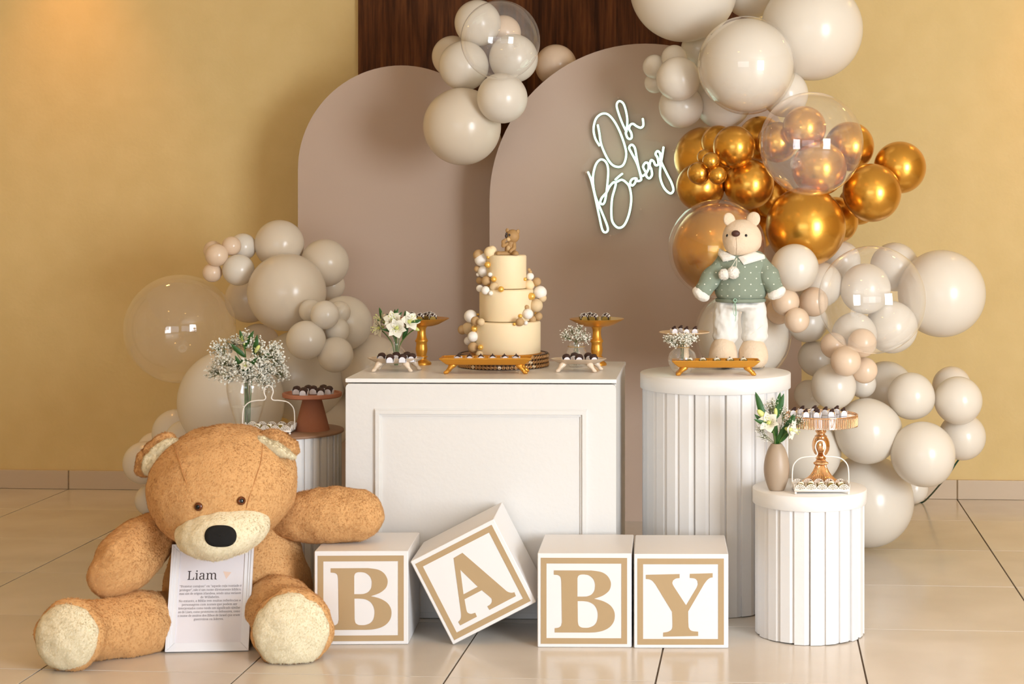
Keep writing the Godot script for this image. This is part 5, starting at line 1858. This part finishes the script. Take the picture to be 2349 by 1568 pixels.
func flowers() -> void:
	# tall vase behind the big bear
	var d := 5.57
	var at := on(567, MID, d)
	glass_vase("tall clear glass vase of baby's breath behind the big bear", at, [[0.036, 0.001], [0.041, 0.02], [0.056, 0.07], [0.067, 0.12], [0.066, 0.15], [0.05, 0.17], [0.033, 0.18], [0.031, 0.188], [0.04, 0.2]], 0.07)
	var heads := []
	for q in [[500, 800, 0.0], [520, 835, 0.04], [490, 855, 0.0], [535, 790, -0.02], [560, 778, -0.03], [585, 790, 0.02], [600, 815, 0.04], [615, 850, 0.04], [630, 800, -0.02], [640, 830, 0.0], [645, 858, 0.01], [545, 845, 0.06], [575, 840, 0.07], [590, 870, 0.06], [520, 865, 0.05], [615, 880, 0.02], [560, 865, 0.06], [605, 835, 0.05], [628, 815, 0.02], [505, 828, 0.02]]:
		heads.append(P(q[0], q[1], d - q[2]))
	sprig("large cloud of baby's breath in the tall glass vase", "baby's breath", at + Vector3(0, 0.008, 0), heads, 0.028, 2200, 0.0038, 21, at + Vector3(0, 0.185, 0))
	var g := "white lilies in the tall vase"
	lily("white lily at the top middle of the tall bouquet", g, at + Vector3(0.005, 0.01, 0.0), P(557, 782, d - 0.04), Vector3(-0.3, 0.8, 0.3), 1.0, [[0.7, Vector3(-0.6, 0.6, 0.35), 0.07], [0.8, Vector3(0.4, 0.8, 0.3), 0.075], [0.85, Vector3(-0.25, 1.0, 0.25), 0.06]])
	lily("pale lily in the front of the tall bouquet", g, at + Vector3(-0.006, 0.01, 0.004), P(562, 838, d - 0.085), Vector3(0.05, 0.4, 0.9), 0.85, [[0.75, Vector3(-0.4, 0.9, 0.5), 0.075], [0.8, Vector3(0.7, 0.75, 0.4), 0.07]])
	lily("green lily bud at the upper right of the tall bouquet", g, at + Vector3(0.008, 0.01, -0.004), P(590, 800, d - 0.05), Vector3(0.5, 0.8, 0.2), 1.2, [[0.72, Vector3(0.8, 0.5, 0.3), 0.075], [0.8, Vector3(0.15, 1.0, 0.4), 0.08], [0.7, Vector3(-0.9, 0.15, 0.35), 0.07]], true)
	# lilies on the table
	d = 5.58
	at = on(908, TOP, d)
	glass_vase("round clear glass vase of white lilies on the table, left of the cake", at, [[0.018, 0.001], [0.026, 0.012], [0.034, 0.032], [0.032, 0.052], [0.02, 0.068], [0.016, 0.078], [0.019, 0.09], [0.027, 0.104]], 0.045)
	g = "white lilies in the round table vase"
	lily("white lily at the left edge of the table bouquet, facing down", g, at + Vector3(-0.004, 0.006, 0), P(868, 752, d - 0.02), Vector3(-0.75, -0.15, 0.6), 1.5, [[0.85, Vector3(-0.35, 0.95, 0.2), 0.045]])
	lily("white lily at the upper left of the table bouquet", g, at + Vector3(0.004, 0.006, 0), P(872, 733, d - 0.01), Vector3(-0.7, 0.55, 0.4), 1.35, [[0.85, Vector3(-0.35, 1.0, -0.1), 0.06]])
	lily("white lily at the top centre of the table bouquet", g, at + Vector3(0.0, 0.006, 0.004), P(901, 733, d - 0.045), Vector3(-0.05, 0.6, 0.8), 1.55, [[0.8, Vector3(0.0, 1.0, -0.3), 0.06], [0.9, Vector3(0.3, 0.9, -0.1), 0.05], [0.75, Vector3(-0.5, 0.8, -0.1), 0.055], [0.85, Vector3(0.6, 0.8, 0.2), 0.05]])
	lily("front white lily facing forward at the middle of the table bouquet", g, at + Vector3(0.003, 0.006, 0.004), P(909, 752, d - 0.06), Vector3(0.08, 0.0, 1.0), 1.6, [[0.85, Vector3(-0.9, 0.1, 0.3), 0.05], [0.7, Vector3(0.3, 0.8, 0.5), 0.055], [0.6, Vector3(0.25, 1.0, 0.2), 0.05], [0.55, Vector3(-0.3, 1.0, 0.3), 0.05]])
	lily("white lily at the right of the table bouquet, before the gold stand", g, at + Vector3(0.004, 0.006, 0.003), P(941, 736, d - 0.04), Vector3(0.6, 0.4, 0.7), 1.6, [[0.8, Vector3(-0.1, 1.0, -0.1), 0.055], [0.85, Vector3(0.9, 0.3, 0.2), 0.055]])
	lily("half open lily bud at the lower right of the table bouquet", g, at + Vector3(0.006, 0.006, -0.002), P(953, 753, d - 0.03), Vector3(0.85, -0.4, 0.3), 1.2, [[0.55, Vector3(0.35, 0.9, 0.25), 0.06]], true)
	# small jar right of the cake
	d = 5.58
	at = on(1322, TOP, d)
	var jar := glass_vase("small clear glass jar of baby's breath right of the cake", at, [[0.024, 0.001], [0.032, 0.01], [0.037, 0.03], [0.034, 0.052], [0.027, 0.066], [0.0255, 0.078], [0.0275, 0.083]], 0.035)
	part("twine", Shape.new().tube(ring_pts(0.0285, 0.069, 28), 0.0013, 6, true).mesh(), M.twine, jar)
	heads = []
	for q in [[1305, 775, 0.0], [1295, 770, 0.02], [1312, 758, 0.0], [1328, 757, 0.02], [1340, 765, 0.0], [1348, 778, 0.02], [1320, 772, 0.04], [1333, 778, 0.04]]:
		heads.append(P(q[0], q[1], d - q[2]))
	sprig("small bunch of baby's breath in the jar right of the cake", "baby's breath", at + Vector3(0, 0.006, 0), heads, 0.018, 300, 0.0026, 33, at + Vector3(0, 0.078, 0))
	# round vase on the tall pedestal
	d = 5.40
	at = on(1565, TALL, d)
	var rv := glass_vase("round clear glass vase tied with twine on the tall pedestal", at, [[0.022, 0.001], [0.034, 0.012], [0.0465, 0.042], [0.041, 0.068], [0.024, 0.083], [0.021, 0.088], [0.024, 0.094]], 0.05)
	part("twine", Shape.new().tube(ring_pts(0.0225, 0.0865, 28), 0.0016, 6, true).mesh(), M.twine, rv)
	heads = []
	for q in [[1538, 780, 0.0], [1530, 778, 0.0], [1548, 775, 0.03], [1560, 774, 0.04], [1572, 772, 0.03], [1583, 774, 0.02], [1592, 778, 0.0], [1568, 785, 0.05], [1580, 787, 0.04], [1545, 790, 0.03]]:
		heads.append(P(q[0], q[1], d - q[2]))
	sprig("bunch of baby's breath in the round vase on the tall pedestal", "baby's breath", at + Vector3(0, 0.006, 0), heads, 0.0155, 380, 0.0031, 44, at + Vector3(0, 0.09, 0))
	# taupe vase on the short pedestal
	d = 5.0
	at = on(1781.5, LOW, d)
	var k := R(1.0, d)
	solo("ceramic_vase", Shape.new().lathe([Vector2(0, 0)] + smooth_profile([[16 * k, 0.0], [20 * k, 6 * k], [27 * k, 28 * k], [29.5 * k, 48 * k], [27.5 * k, 70 * k], [21 * k, 92 * k], [14 * k, 104 * k], [11.5 * k, 107 * k]]) + [Vector2(10 * k, 107 * k), Vector2(9 * k, 103 * k), Vector2(14 * k, 80 * k), Vector2(0, 60 * k)], 56, Transform3D(), 0, 0.0, 0.3).mesh(), M.taupe, "matt taupe ceramic vase holding leaves and lilies on the short pedestal", "vase", xf_at(at))
	var neck := at + Vector3(0, 0.10, 0)
	g = "lilies in the taupe vase"
	lily("white lily at the left of the taupe vase's bouquet", g, neck + Vector3(-0.003, 0, 0.002), P(1763, 968, d - 0.035), Vector3(-0.25, 0.35, 0.9), 1.5, [[0.55, Vector3(-0.75, 0.75, 0.25), 0.085], [0.8, Vector3(-0.8, 0.35, 0.4), 0.06], [0.6, Vector3(-0.55, 1.0, 0.1), 0.11]])
	lily("yellowish lily bud at the upper left of the taupe vase's bouquet", g, neck + Vector3(0.002, 0, -0.002), P(1748, 950, d - 0.02), Vector3(-0.6, 0.6, 0.3), 1.6, [[0.5, Vector3(-0.7, 0.9, 0.2), 0.08], [0.9, Vector3(-0.35, 1.0, 0.0), 0.08]], true)
	lily("white lily hanging at the right of the taupe vase's bouquet", g, neck + Vector3(0.004, 0, 0.002), P(1815, 985, d - 0.03), Vector3(0.8, -0.1, 0.5), 1.5, [[0.35, Vector3(0.55, 0.75, 0.4), 0.07], [0.5, Vector3(0.5, 1.0, 0.2), 0.085], [0.7, Vector3(0.5, 0.9, 0.2), 0.07]])
	lily("green lily bud at the top centre of the taupe vase's bouquet", g, neck + Vector3(0, 0, -0.003), P(1779, 946, d - 0.02), Vector3(0.0, 1.0, 0.1), 1.1, [[0.85, Vector3(0.2, 1.0, 0.1), 0.075], [0.75, Vector3(0.3, 1.0, 0.25), 0.085], [0.3, Vector3(-0.2, 1.0, 0.5), 0.08], [0.2, Vector3(0.3, 0.9, 0.5), 0.075]], true)
	heads = []
	for q in [[1752, 1000, 0.0], [1742, 985, 0.0], [1772, 925, -0.02], [1765, 935, 0.0], [1800, 945, -0.01], [1805, 965, 0.0], [1798, 985, 0.02], [1835, 965, 0.0]]:
		heads.append(P(q[0], q[1], d + q[2]))
	sprig("sprigs of baby's breath in the taupe vase", "baby's breath", neck, heads, 0.017, 480, 0.0021, 55, neck + Vector3(0, 0.03, 0))


# --- big sitting bear
func big_bear() -> void:
	var org := on(540, 0.0, 4.95)
	var o := thing("teddy_bear", "huge tan teddy bear sitting on the floor with a cream muzzle and foot pads", "teddy bear", org)
	var hang := Vector3(0, -1, 0.1)
	# head, tilted a little
	var tilt := Basis(Vector3(0, 0, 1), 0.12)
	var head := Soft.new()
	head.k = 0.09
	head.egg(P(510, 1092, 4.94), Vector3(R(163, 4.94), R(118, 4.94), 0.178), tilt)
	head.egg(P(510, 1150, 4.91), Vector3(R(148, 4.91), R(98, 4.91), 0.165), tilt)
	head.wobble(0.09, 0.005, 3)
	var hm := head.net(0.008, org)
	var hn := part("head", hm, M.plush_tan, o)
	fur(hm, 33800, 0.007, M.plush_tan_hair, hn, hang, 1)
	var mz := Soft.new()
	mz.k = 0.04
	mz.egg(P(511, 1211, 4.81), Vector3(R(107, 4.81), R(62, 4.81), 0.135), tilt * Basis(Vector3.RIGHT, 0.2))
	mz.wobble(0.06, 0.004, 5)
	var mm := mz.net(0.006, org)
	var mn := part("muzzle", mm, M.plush_cream, o)
	fur(mm, 9000, 0.007, M.plush_cream_hair, mn, hang, 2)
	# nose: a felt patch that follows the muzzle
	var eye := Vector3(0, EYE, 0)
	var np := mz.hit(eye, P(506, 1229, 4.7))
	var nn := mz.slope(np)
	var nb := along(nn, Vector3(1, 0, 0))
	var felt := Shape.new()
	var rings := []
	for i in 7:
		var row := []
		for s in 40:
			var a := TAU * s / 40
			var lob := 1.0 + 0.05 * cos(2 * a) - 0.03 * cos(4 * a)
			var p := P(506 + cos(a) * 36 * lob * maxf(i, 0.15) / 6.0, 1229 + sin(a) * 27 * lob * maxf(i, 0.15) / 6.0, 4.7)
			var h := mz.hit(eye, p)
			row.append(h + mz.slope(h) * (0.0075 if i < 6 else 0.001) - org)
		row.append(row[0])
		rings.append(row)
	felt.sheet(rings)
	part("nose", felt.mesh(), M.felt_black, o)
	for q in [[456, 1161], [553, 1148]]:
		var h := head.hit(eye, P(q[0], q[1], 4.8))
		var s := head.slope(h)
		var en := part("eye", Shape.new().ball(h + s * 0.003 - org, Vector3(0.0125, 0.007, 0.0125), along(s), 24).mesh(), M.eye_amber, o)
		part("pupil", Shape.new().ball(h + s * 0.0052 - org, Vector3(0.0088, 0.0055, 0.0088), along(s), 24).mesh(), M.eye_black, en)
	# seams on the head
	for q in [[[400, 1020], [412, 1060], [425, 1100], [442, 1150]], [[602, 1020], [598, 1060], [585, 1100], [572, 1140], [565, 1165]]]:
		var pts := []
		for e in q:
			var h := head.hit(eye, P(e[0], e[1], 4.8))
			pts.append(h + head.slope(h) * 0.001 - org)
		part("seam", Shape.new().tube(smooth_path(pts, 5), 0.0013, 5).mesh(), M.seam, o)
	# ears, folded: tan back with a cream lining
	for q in [[[358, 1042, 0.80, 64, 33, 4.94], [372, 1050, 0.78, 56, 34, 4.905]], [[641, 1014, -0.42, 52, 25, 4.93], [632, 1027, -0.45, 55, 13, 4.885]]]:
		for i in 2:
			var e: Array = q[i]
			var s := Soft.new()
			s.k = 0.02
			s.egg(P(e[0], e[1], e[5]), Vector3(R(e[3], e[5]), R(e[4], e[5]), 0.032 if i == 0 else 0.022), Basis(Vector3(0, 0, 1), e[2]))
			s.wobble(0.05, 0.006, 7 + i)
			var em := s.net(0.005, org)
			var en := part("ear" if i == 0 else "ear_lining", em, M.plush_tan if i == 0 else M.plush_cream, o)
			fur(em, 3500 if i == 0 else 2600, 0.008, M.plush_tan_hair if i == 0 else M.plush_cream_hair, en, hang, 20 + i)
	# trunk
	var tr := Soft.new()
	tr.k = 0.12
	tr.floor_y = 0.0
	tr.egg(P(545, 1270, 5.06), Vector3(R(140, 5.06), R(115, 5.06), 0.125))
	tr.egg(P(545, 1368, 5.08), Vector3(R(168, 5.08), R(105, 5.08), 0.15))
	tr.wobble(0.12, 0.008, 9)
	var tm := tr.net(0.01, org)
	fur(tm, 28600, 0.007, M.plush_tan_hair, part("trunk", tm, M.plush_tan, o), hang, 4)
	# arms
	for q in [[[392, 1205, 5.0, 40], [330, 1245, 4.92, 54], [285, 1290, 4.86, 60], [252, 1325, 4.83, 47]], [[640, 1200, 5.04, 38], [700, 1185, 5.03, 47], [760, 1181, 5.03, 55], [824, 1182, 5.03, 57]]]:
		var s := Soft.new()
		s.k = 0.05
		for i in q.size() - 1:
			s.cap(P(q[i][0], q[i][1], q[i][2]), P(q[i + 1][0], q[i + 1][1], q[i + 1][2]), R(q[i][3], q[i][2]), R(q[i + 1][3], q[i + 1][2]))
		s.wobble(0.08, 0.007, 11)
		if q[0][0] > 500:
			s.floor_y = 0.278
		var am := s.net(0.008, org)
		fur(am, 15600, 0.007, M.plush_tan_hair, part("arm", am, M.plush_tan, o), hang + Vector3(0.5 if q[0][0] > 500 else -0.5, 0, 0), 6)
	# legs with cream foot pads
	for q in [[[430, 1420, 5.05, 66], [315, 1436, 4.84, 70], [152, 1461, 4.62, 81], [-0.1, 0.06]], [[612, 1385, 5.08, 74], [636, 1400, 4.93, 72], [668, 1446, 4.71, 93], [0.1, 0.06]]]:
		var a := P(q[0][0], q[0][1], q[0][2])
		var b := P(q[1][0], q[1][1], q[1][2])
		var c := P(q[2][0], q[2][1], q[2][2])
		var dir := Vector3(q[3][0], q[3][1], 1.0).normalized()
		var ra := R(q[2][3], q[2][2])
		var s := Soft.new()
		s.k = 0.05
		s.floor_y = 0.001
		s.cap(a, b, R(q[0][3], q[0][2]), R(q[1][3], q[1][2]))
		s.cap(b, c - dir * ra * 0.85, R(q[1][3], q[1][2]), ra * 0.84)
		var up := along(dir)
		s.egg(c - dir * ra * 0.2, Vector3(ra * 1.0, ra * 0.5, ra * 1.0), up)
		s.wobble(0.09, 0.008, 13)
		var lm := s.net(0.009, org)
		var ln := part("leg", lm, M.plush_tan, o)
		fur(lm, 24700, 0.007, M.plush_tan_hair, ln, hang, 8)
		var pad := Soft.new()
		pad.floor_y = 0.004
		pad.egg(c - dir * ra * 0.05, Vector3(ra * 0.93, ra * 0.47, ra * 0.93), up)
		pad.wobble(0.06, 0.004, 15)
		var pm := pad.net(0.007, org)
		fur(pm, 10000, 0.0065, M.plush_cream_hair, part("foot_pad", pm, M.plush_cream, o), hang, 9)


# --- standing bear in a sage sweater
func small_bear() -> void:
	var d := 5.585
	var foot := TALL + 0.0062
	var org := on(1700, foot, d)
	var o := thing("toy_bear", "standing cream toy bear in a dotted sage sweater and white trousers", "toy bear", org)
	var k := R(1.0, d)
	var eye := Vector3(0, EYE, 0)
	var head := Soft.new()
	head.k = 0.03
	head.egg(P(1701, 540, d), Vector3(43, 37, 40) * k)
	head.egg(P(1692, 561, d - 0.03), Vector3(27, 23, 28) * k, Basis(Vector3(0, 0, 1), 0.2))
	head.egg(P(1706, 556, d), Vector3(37, 29, 36) * k)
	head.wobble(0.03, 0.0012, 3)
	var hm := head.net(0.0042, org)
	fur(hm, 5000, 0.003, M.plush_beige_hair, part("head", hm, M.plush_beige, o), Vector3(0, -1, 0), 31)
	var h := head.hit(eye, P(1688, 536, d))
	var s := head.slope(h)
	part("nose", Shape.new().ball(h + s * 0.002 - org, Vector3(10, 7.5, 7) * k, Basis(Vector3.UP, -0.25), 20).mesh(), M.nose_brown, o)
	for q in [[1711.5, 540], [1668, 540]]:
		h = head.hit(eye, P(q[0], q[1], d))
		s = head.slope(h)
		part("eye", Shape.new().ball(h + s * 0.0008 - org, Vector3(3.0, 1.6, 3.4) * k, along(s), 16).mesh(), M.eye_black, o)
	var pts := []
	for q in [[1689, 545], [1690, 560], [1690, 573], [1689, 584]]:
		h = head.hit(eye, P(q[0], q[1], d))
		pts.append(h + head.slope(h) * 0.0004 - org)
	part("seam", Shape.new().tube(smooth_path(pts, 4), 0.0006, 5).mesh(), M.seam_pale, o)
	for q in [[1673, 504, 14.5, 17, 0.35], [1728, 503, 16.5, 18, -0.35]]:
		var e := Soft.new()
		e.k = 0.01
		e.egg(P(q[0], q[1], d - 0.005), Vector3(q[2], q[3], 7) * k, Basis(Vector3(0, 0, 1), q[4]) * Basis(Vector3.UP, q[4]))
		var em := e.net(0.0032, org)
		fur(em, 700, 0.003, M.plush_beige_hair, part("ear", em, M.plush_beige, o), Vector3(0, -1, 0), 33)
	# sweater
	var sw := Soft.new()
	sw.k = 0.05
	sw.egg(P(1700, 634, d), Vector3(53, 52, 46) * k)
	sw.egg(P(1699, 671, d), Vector3(57.5, 27, 48.5) * k)
	sw.cap(P(1665, 600, d), P(1735, 600, d), 20 * k, 22 * k)
	sw.wobble(0.05, 0.002, 5)
	part("sweater", sw.net(0.005, org), M.sage_knit, o)
	part("hem", Shape.new().lathe([Vector2(53 * k, -4 * k), Vector2(57.5 * k, -3 * k), Vector2(58.5 * k, 0), Vector2(57.5 * k, 4 * k), Vector2(52 * k, 5 * k)], 48, Transform3D(Basis.from_scale(Vector3(1, 1, 0.85)), P(1699, 688, d) - org)).mesh(), M.sage_plain, o)
	for q in [[[1662, 603, 0.0, 21], [1632, 638, 0.02, 21], [1614, 664, 0.035, 20], [1608, 674, 0.04, 17, 0.75]], [[1738, 603, 0.0, 22], [1762, 632, 0.02, 22], [1777, 660, 0.035, 20], [1782, 671, 0.04, 19, -0.55]]]:
		var a := Soft.new()
		a.k = 0.02
		for i in 2:
			a.cap(P(q[i][0], q[i][1], d - q[i][2]), P(q[i + 1][0], q[i + 1][1], d - q[i + 1][2]), q[i][3] * k, q[i + 1][3] * k)
		a.wobble(0.05, 0.002, 6)
		part("sleeve", a.net(0.0045, org), M.sage_knit, o)
		var cf := Soft.new()
		cf.k = 0.01
		var c := P(q[3][0], q[3][1], d - q[3][2])
		cf.egg(c, Vector3(22, 14, 19) * k, Basis(Vector3(0, 0, 1), -q[3][4] * 0.8))
		cf.wobble(0.02, 0.003, 8)
		var cm := cf.net(0.0036, org)
		fur(cm, 2200, 0.0032, M.plush_white_hair, part("cuff", cm, M.plush_white, o), Vector3(0, -1, 0), 35)
	# collar: two flaps of white plush laid over the shoulders
	for q in [[[1688, 589], [1652, 570], [1648, 584], [1660, 601], [1685, 596]], [[1693, 590], [1706, 608], [1754, 594], [1752, 585], [1728, 577]]]:
		var poly := PackedVector2Array()
		var mid := Vector2.ZERO
		for e in q:
			mid += Vector2(e[0], e[1]) / q.size()
		var rows := []
		for i in 5:
			var row := []
			for e in 31:
				var t: float = e / 30.0 * q.size()
				var i0: int = int(t) % q.size()
				var a := Vector2(q[i0][0], q[i0][1]).lerp(Vector2(q[(i0 + 1) % q.size()][0], q[(i0 + 1) % q.size()][1]), t - int(t))
				var g := mid.lerp(a, maxf(i / 4.0, 0.002))
				h = sw.hit(eye, P(g.x, g.y, d))
				if h.z < -d - 0.02:
					h = P(g.x, g.y, d + 0.01)
				var up := (h - Vector3(org.x, h.y, -d)).normalized() + Vector3(0, 0.6, 0.3)
				row.append(h + up.normalized() * (0.011 if i < 4 else 0.003) - org)
			rows.append(row)
		part("collar", Shape.new().sheet(rows, 0.004).mesh(), M.plush_white, o)
	part("collar_band", Shape.new().tube(ring_pts(27 * k, 0, 24).map(func(p): return p * Vector3(1, 1, 0.8) + P(1698, 588, d) - org), 7 * k, 8, true).mesh(), M.plush_white, o)
	# cord with two pompoms
	var knot := P(1690, 592, d - 0.066)
	for q in [[1661, 629, 12.5], [1682, 625, 14]]:
		var c := P(q[0], q[1], d - 0.075)
		part("cord", Shape.new().tube(smooth_path([knot - org, knot.lerp(c, 0.5) + Vector3(0.004, 0, 0.008) - org, c - org], 5), 0.0011, 5).mesh(), M.string, o)
		var pp := Soft.new()
		pp.egg(c, Vector3.ONE * q[2] * k)
		pp.wobble(0.008, 0.0035, 9)
		var pm := pp.net(0.0028, org)
		fur(pm, 2200, 0.0032, M.plush_white_hair, part("pompom", pm, M.plush_white, o), Vector3(0, -0.3, 0.5), 37)
	# trousers
	var t := Soft.new()
	t.k = 0.007
	for q in [[1667, 1664, 1664, 28], [1729, 1731, 1731, 29]]:
		t.cap(P(q[0], 700, d), P(q[1], 735, d), 27 * k, q[3] * k)
		t.cap(P(q[1], 735, d), P(q[2], 766, d), q[3] * k, q[3] * k)
		t.egg(P(q[2], 772, d), Vector3(q[3] + 0.5, 15, q[3] + 1) * k)
	t.egg(P(1698, 700, d), Vector3(55, 13, 41) * k)
	t.wobble(0.035, 0.004, 10)
	part("trousers", t.net(0.0038, org), M.trouser_cloth, o)
	for q in [[[1750, 745], [1738, 755], [1725, 765], [1712, 772]], [[1697, 722], [1698, 712], [1697, 703]]]:
		pts = []
		for e in q:
			h = t.hit(eye, P(e[0], e[1], d - 0.05))
			pts.append(h + t.slope(h) * 0.0002 - org)
		part("seam", Shape.new().tube(smooth_path(pts, 4), 0.0008, 5).mesh(), M.string, o)
	var bow := P(1686, 690, d - 0.073) - org
	part("drawstring", Shape.new().tube(smooth_path([bow, bow + Vector3(-0.006, -0.02, 0.004), bow + Vector3(-0.003, -0.045, 0.002), bow + Vector3(0.004, -0.046, 0.003), bow + Vector3(0.003, -0.02, 0.006), bow + Vector3(0.0, -0.002, 0.003), bow + Vector3(0.002, -0.05, 0.002), bow + Vector3(0.001, -0.068, 0.002)], 5), 0.001, 5).mesh(), M.string_green, o)
	part("eyelet", Shape.new().tube(ring_pts(0.0052, 0, 18).map(func(p): return Vector3(p.x, p.z, 0) + bow + Vector3(0, 0.002, 0.002)), 0.0015, 6, true).mesh(), M.string_green, o)
	for q in [[1659, 803, 30, 33], [1728, 806, 32, 32]]:
		var f := Soft.new()
		f.k = 0.02
		f.floor_y = foot
		f.egg(P(q[0], q[1], d - 0.012), Vector3(q[2], 32, 38) * k)
		f.egg(P(q[0], 822, d - 0.02), Vector3(q[3], 24, 42) * k)
		f.wobble(0.03, 0.0015, 17)
		var fm := f.net(0.0045, org)
		fur(fm, 3000, 0.003, M.plush_beige_hair, part("foot", fm, M.plush_beige, o), Vector3(0, -1, 0), 39)


# --- framed print leaning on the big bear
func framed_print() -> void:
	var bl := P(380, 1492, 4.815)
	bl.y = 0.001
	bl.x = on(380, 0, 4.815).x
	var br := on(563, 0.001, 4.835)
	var tl := P(397, 1249, 4.91)
	var x := (br - bl).normalized()
	var y := (tl - bl)
	y = (y - x * y.dot(x) * 0.35)
	var h := y.length()
	y = y.normalized()
	x = (x - y * x.dot(y)).normalized()
	var z := x.cross(y)
	var w := 0.238
	var o := thing("picture_frame", "white framed printed text sheet leaning against the big bear", "picture frame", bl)
	o.basis = Basis(x, y, z)
	var fw := 0.0245
	var oc := [Vector2(0, 0), Vector2(w, 0), Vector2(w, h), Vector2(0, h)]
	for i in 4:
		var j := (i + 1) % 4
		var s := Shape.new()
		for st in [[0.0, 0.006, 0.012], [0.0055, 0.013, 0.0095], [0.0125, fw, 0.007]]:
			var c := []
			for a in [st[0], st[1]]:
				c.append([Vector2(a, a), Vector2(w - a, a), Vector2(w - a, h - a), Vector2(a, h - a)])
			var t: Vector2 = (c[0][j] - c[0][i]).normalized() * 0.0003
			s.extrude(PackedVector2Array([c[0][i] + t, c[0][j] - t, c[1][j] - t, c[1][i] + t]), [], 0.0, st[2], Transform3D(), false)
		part("moulding", s.mesh(), M.frame_white, o)
	part("sheet", bx(Vector3(w - fw * 1.9, h - fw * 1.9, 0.002), 0.0), M.print_paper, o, xf_at(Vector3(w / 2, h / 2, 0.003)))
	var lines := [
		["Liam", 0.0355, 0.232, 0.093, M.ink, "droid"],
		["\"Protetor corajoso\" ou \"aquele cuja vontade é", 0.0084, 0.201, 0.0, M.ink_pale, ""],
		["proteger\", não é um nome diretamente bíblico,", 0.0084, 0.1905, 0.0, M.ink_pale, ""],
		["mas sim de origem irlandesa, sendo uma variante", 0.0084, 0.180, 0.0, M.ink_pale, ""],
		["de Willahelm.", 0.0084, 0.1695, 0.0, M.ink_pale, ""],
		["No entanto, a Bíblia tem muitas referências a", 0.0084, 0.159, 0.0, M.ink_pale, ""],
		["personagens com nomes que podem ser", 0.0084, 0.1485, 0.0, M.ink_pale, ""],
		["interpretados como tendo um significado similar", 0.0084, 0.138, 0.0, M.ink_pale, ""],
		["ao de Liam, como protetores ou defensores, como", 0.0084, 0.1275, 0.0, M.ink_pale, ""],
		["o nome de muitos dos filhos de Israel que eram", 0.0084, 0.117, 0.0, M.ink_pale, ""],
		["guerreiros ou líderes.", 0.0084, 0.1065, 0.0, M.ink_pale, ""],
	]
	var serif := SystemFont.new()
	serif.font_names = PackedStringArray(["Droid Serif"])
	for q in lines:
		var t := TextMesh.new()
		t.font = serif
		t.font_size = 64
		t.pixel_size = q[1] / 64.0
		t.depth = 0.0004
		t.curve_step = 2.0
		t.text = q[0]
		var wide: float = t.get_aabb().size.x
		var b := Basis()
		if q[3] == 0.0 and wide > 0.178:
			b = Basis.from_scale(Vector3(0.178 / wide, 1, 1))
		part("text_line", t, q[4], o, Transform3D(b, Vector3((w / 2 if q[3] == 0.0 else q[3]) - 0.001, q[2] - 0.015, 0.0043)))
	var flag := Shape.new().extrude(PackedVector2Array([Vector2(0.152, 0.228), Vector2(0.176, 0.225), Vector2(0.162, 0.206)]), [], 0.004, 0.0043, Transform3D(), false)
	part("bunting_flag", flag.mesh(), M.print_peach, o)


func cord() -> void:
	var pts := [P(2215, 1035, 6.45), P(2196, 1058, 6.5), P(2178, 1085, 6.55), P(2155, 1112, 6.85), P(2135, 1135, 7.05), on(2117, 0.006, 7.22), on(2098, 0.005, 7.2), on(2060, 0.005, 7.0)]
	solo("green_cord", Shape.new().tube(smooth_path(pts, 6), 0.0035, 8).mesh(), M.green_cord, "thin dark green cord hanging from the far right balloons to the floor", "cord")
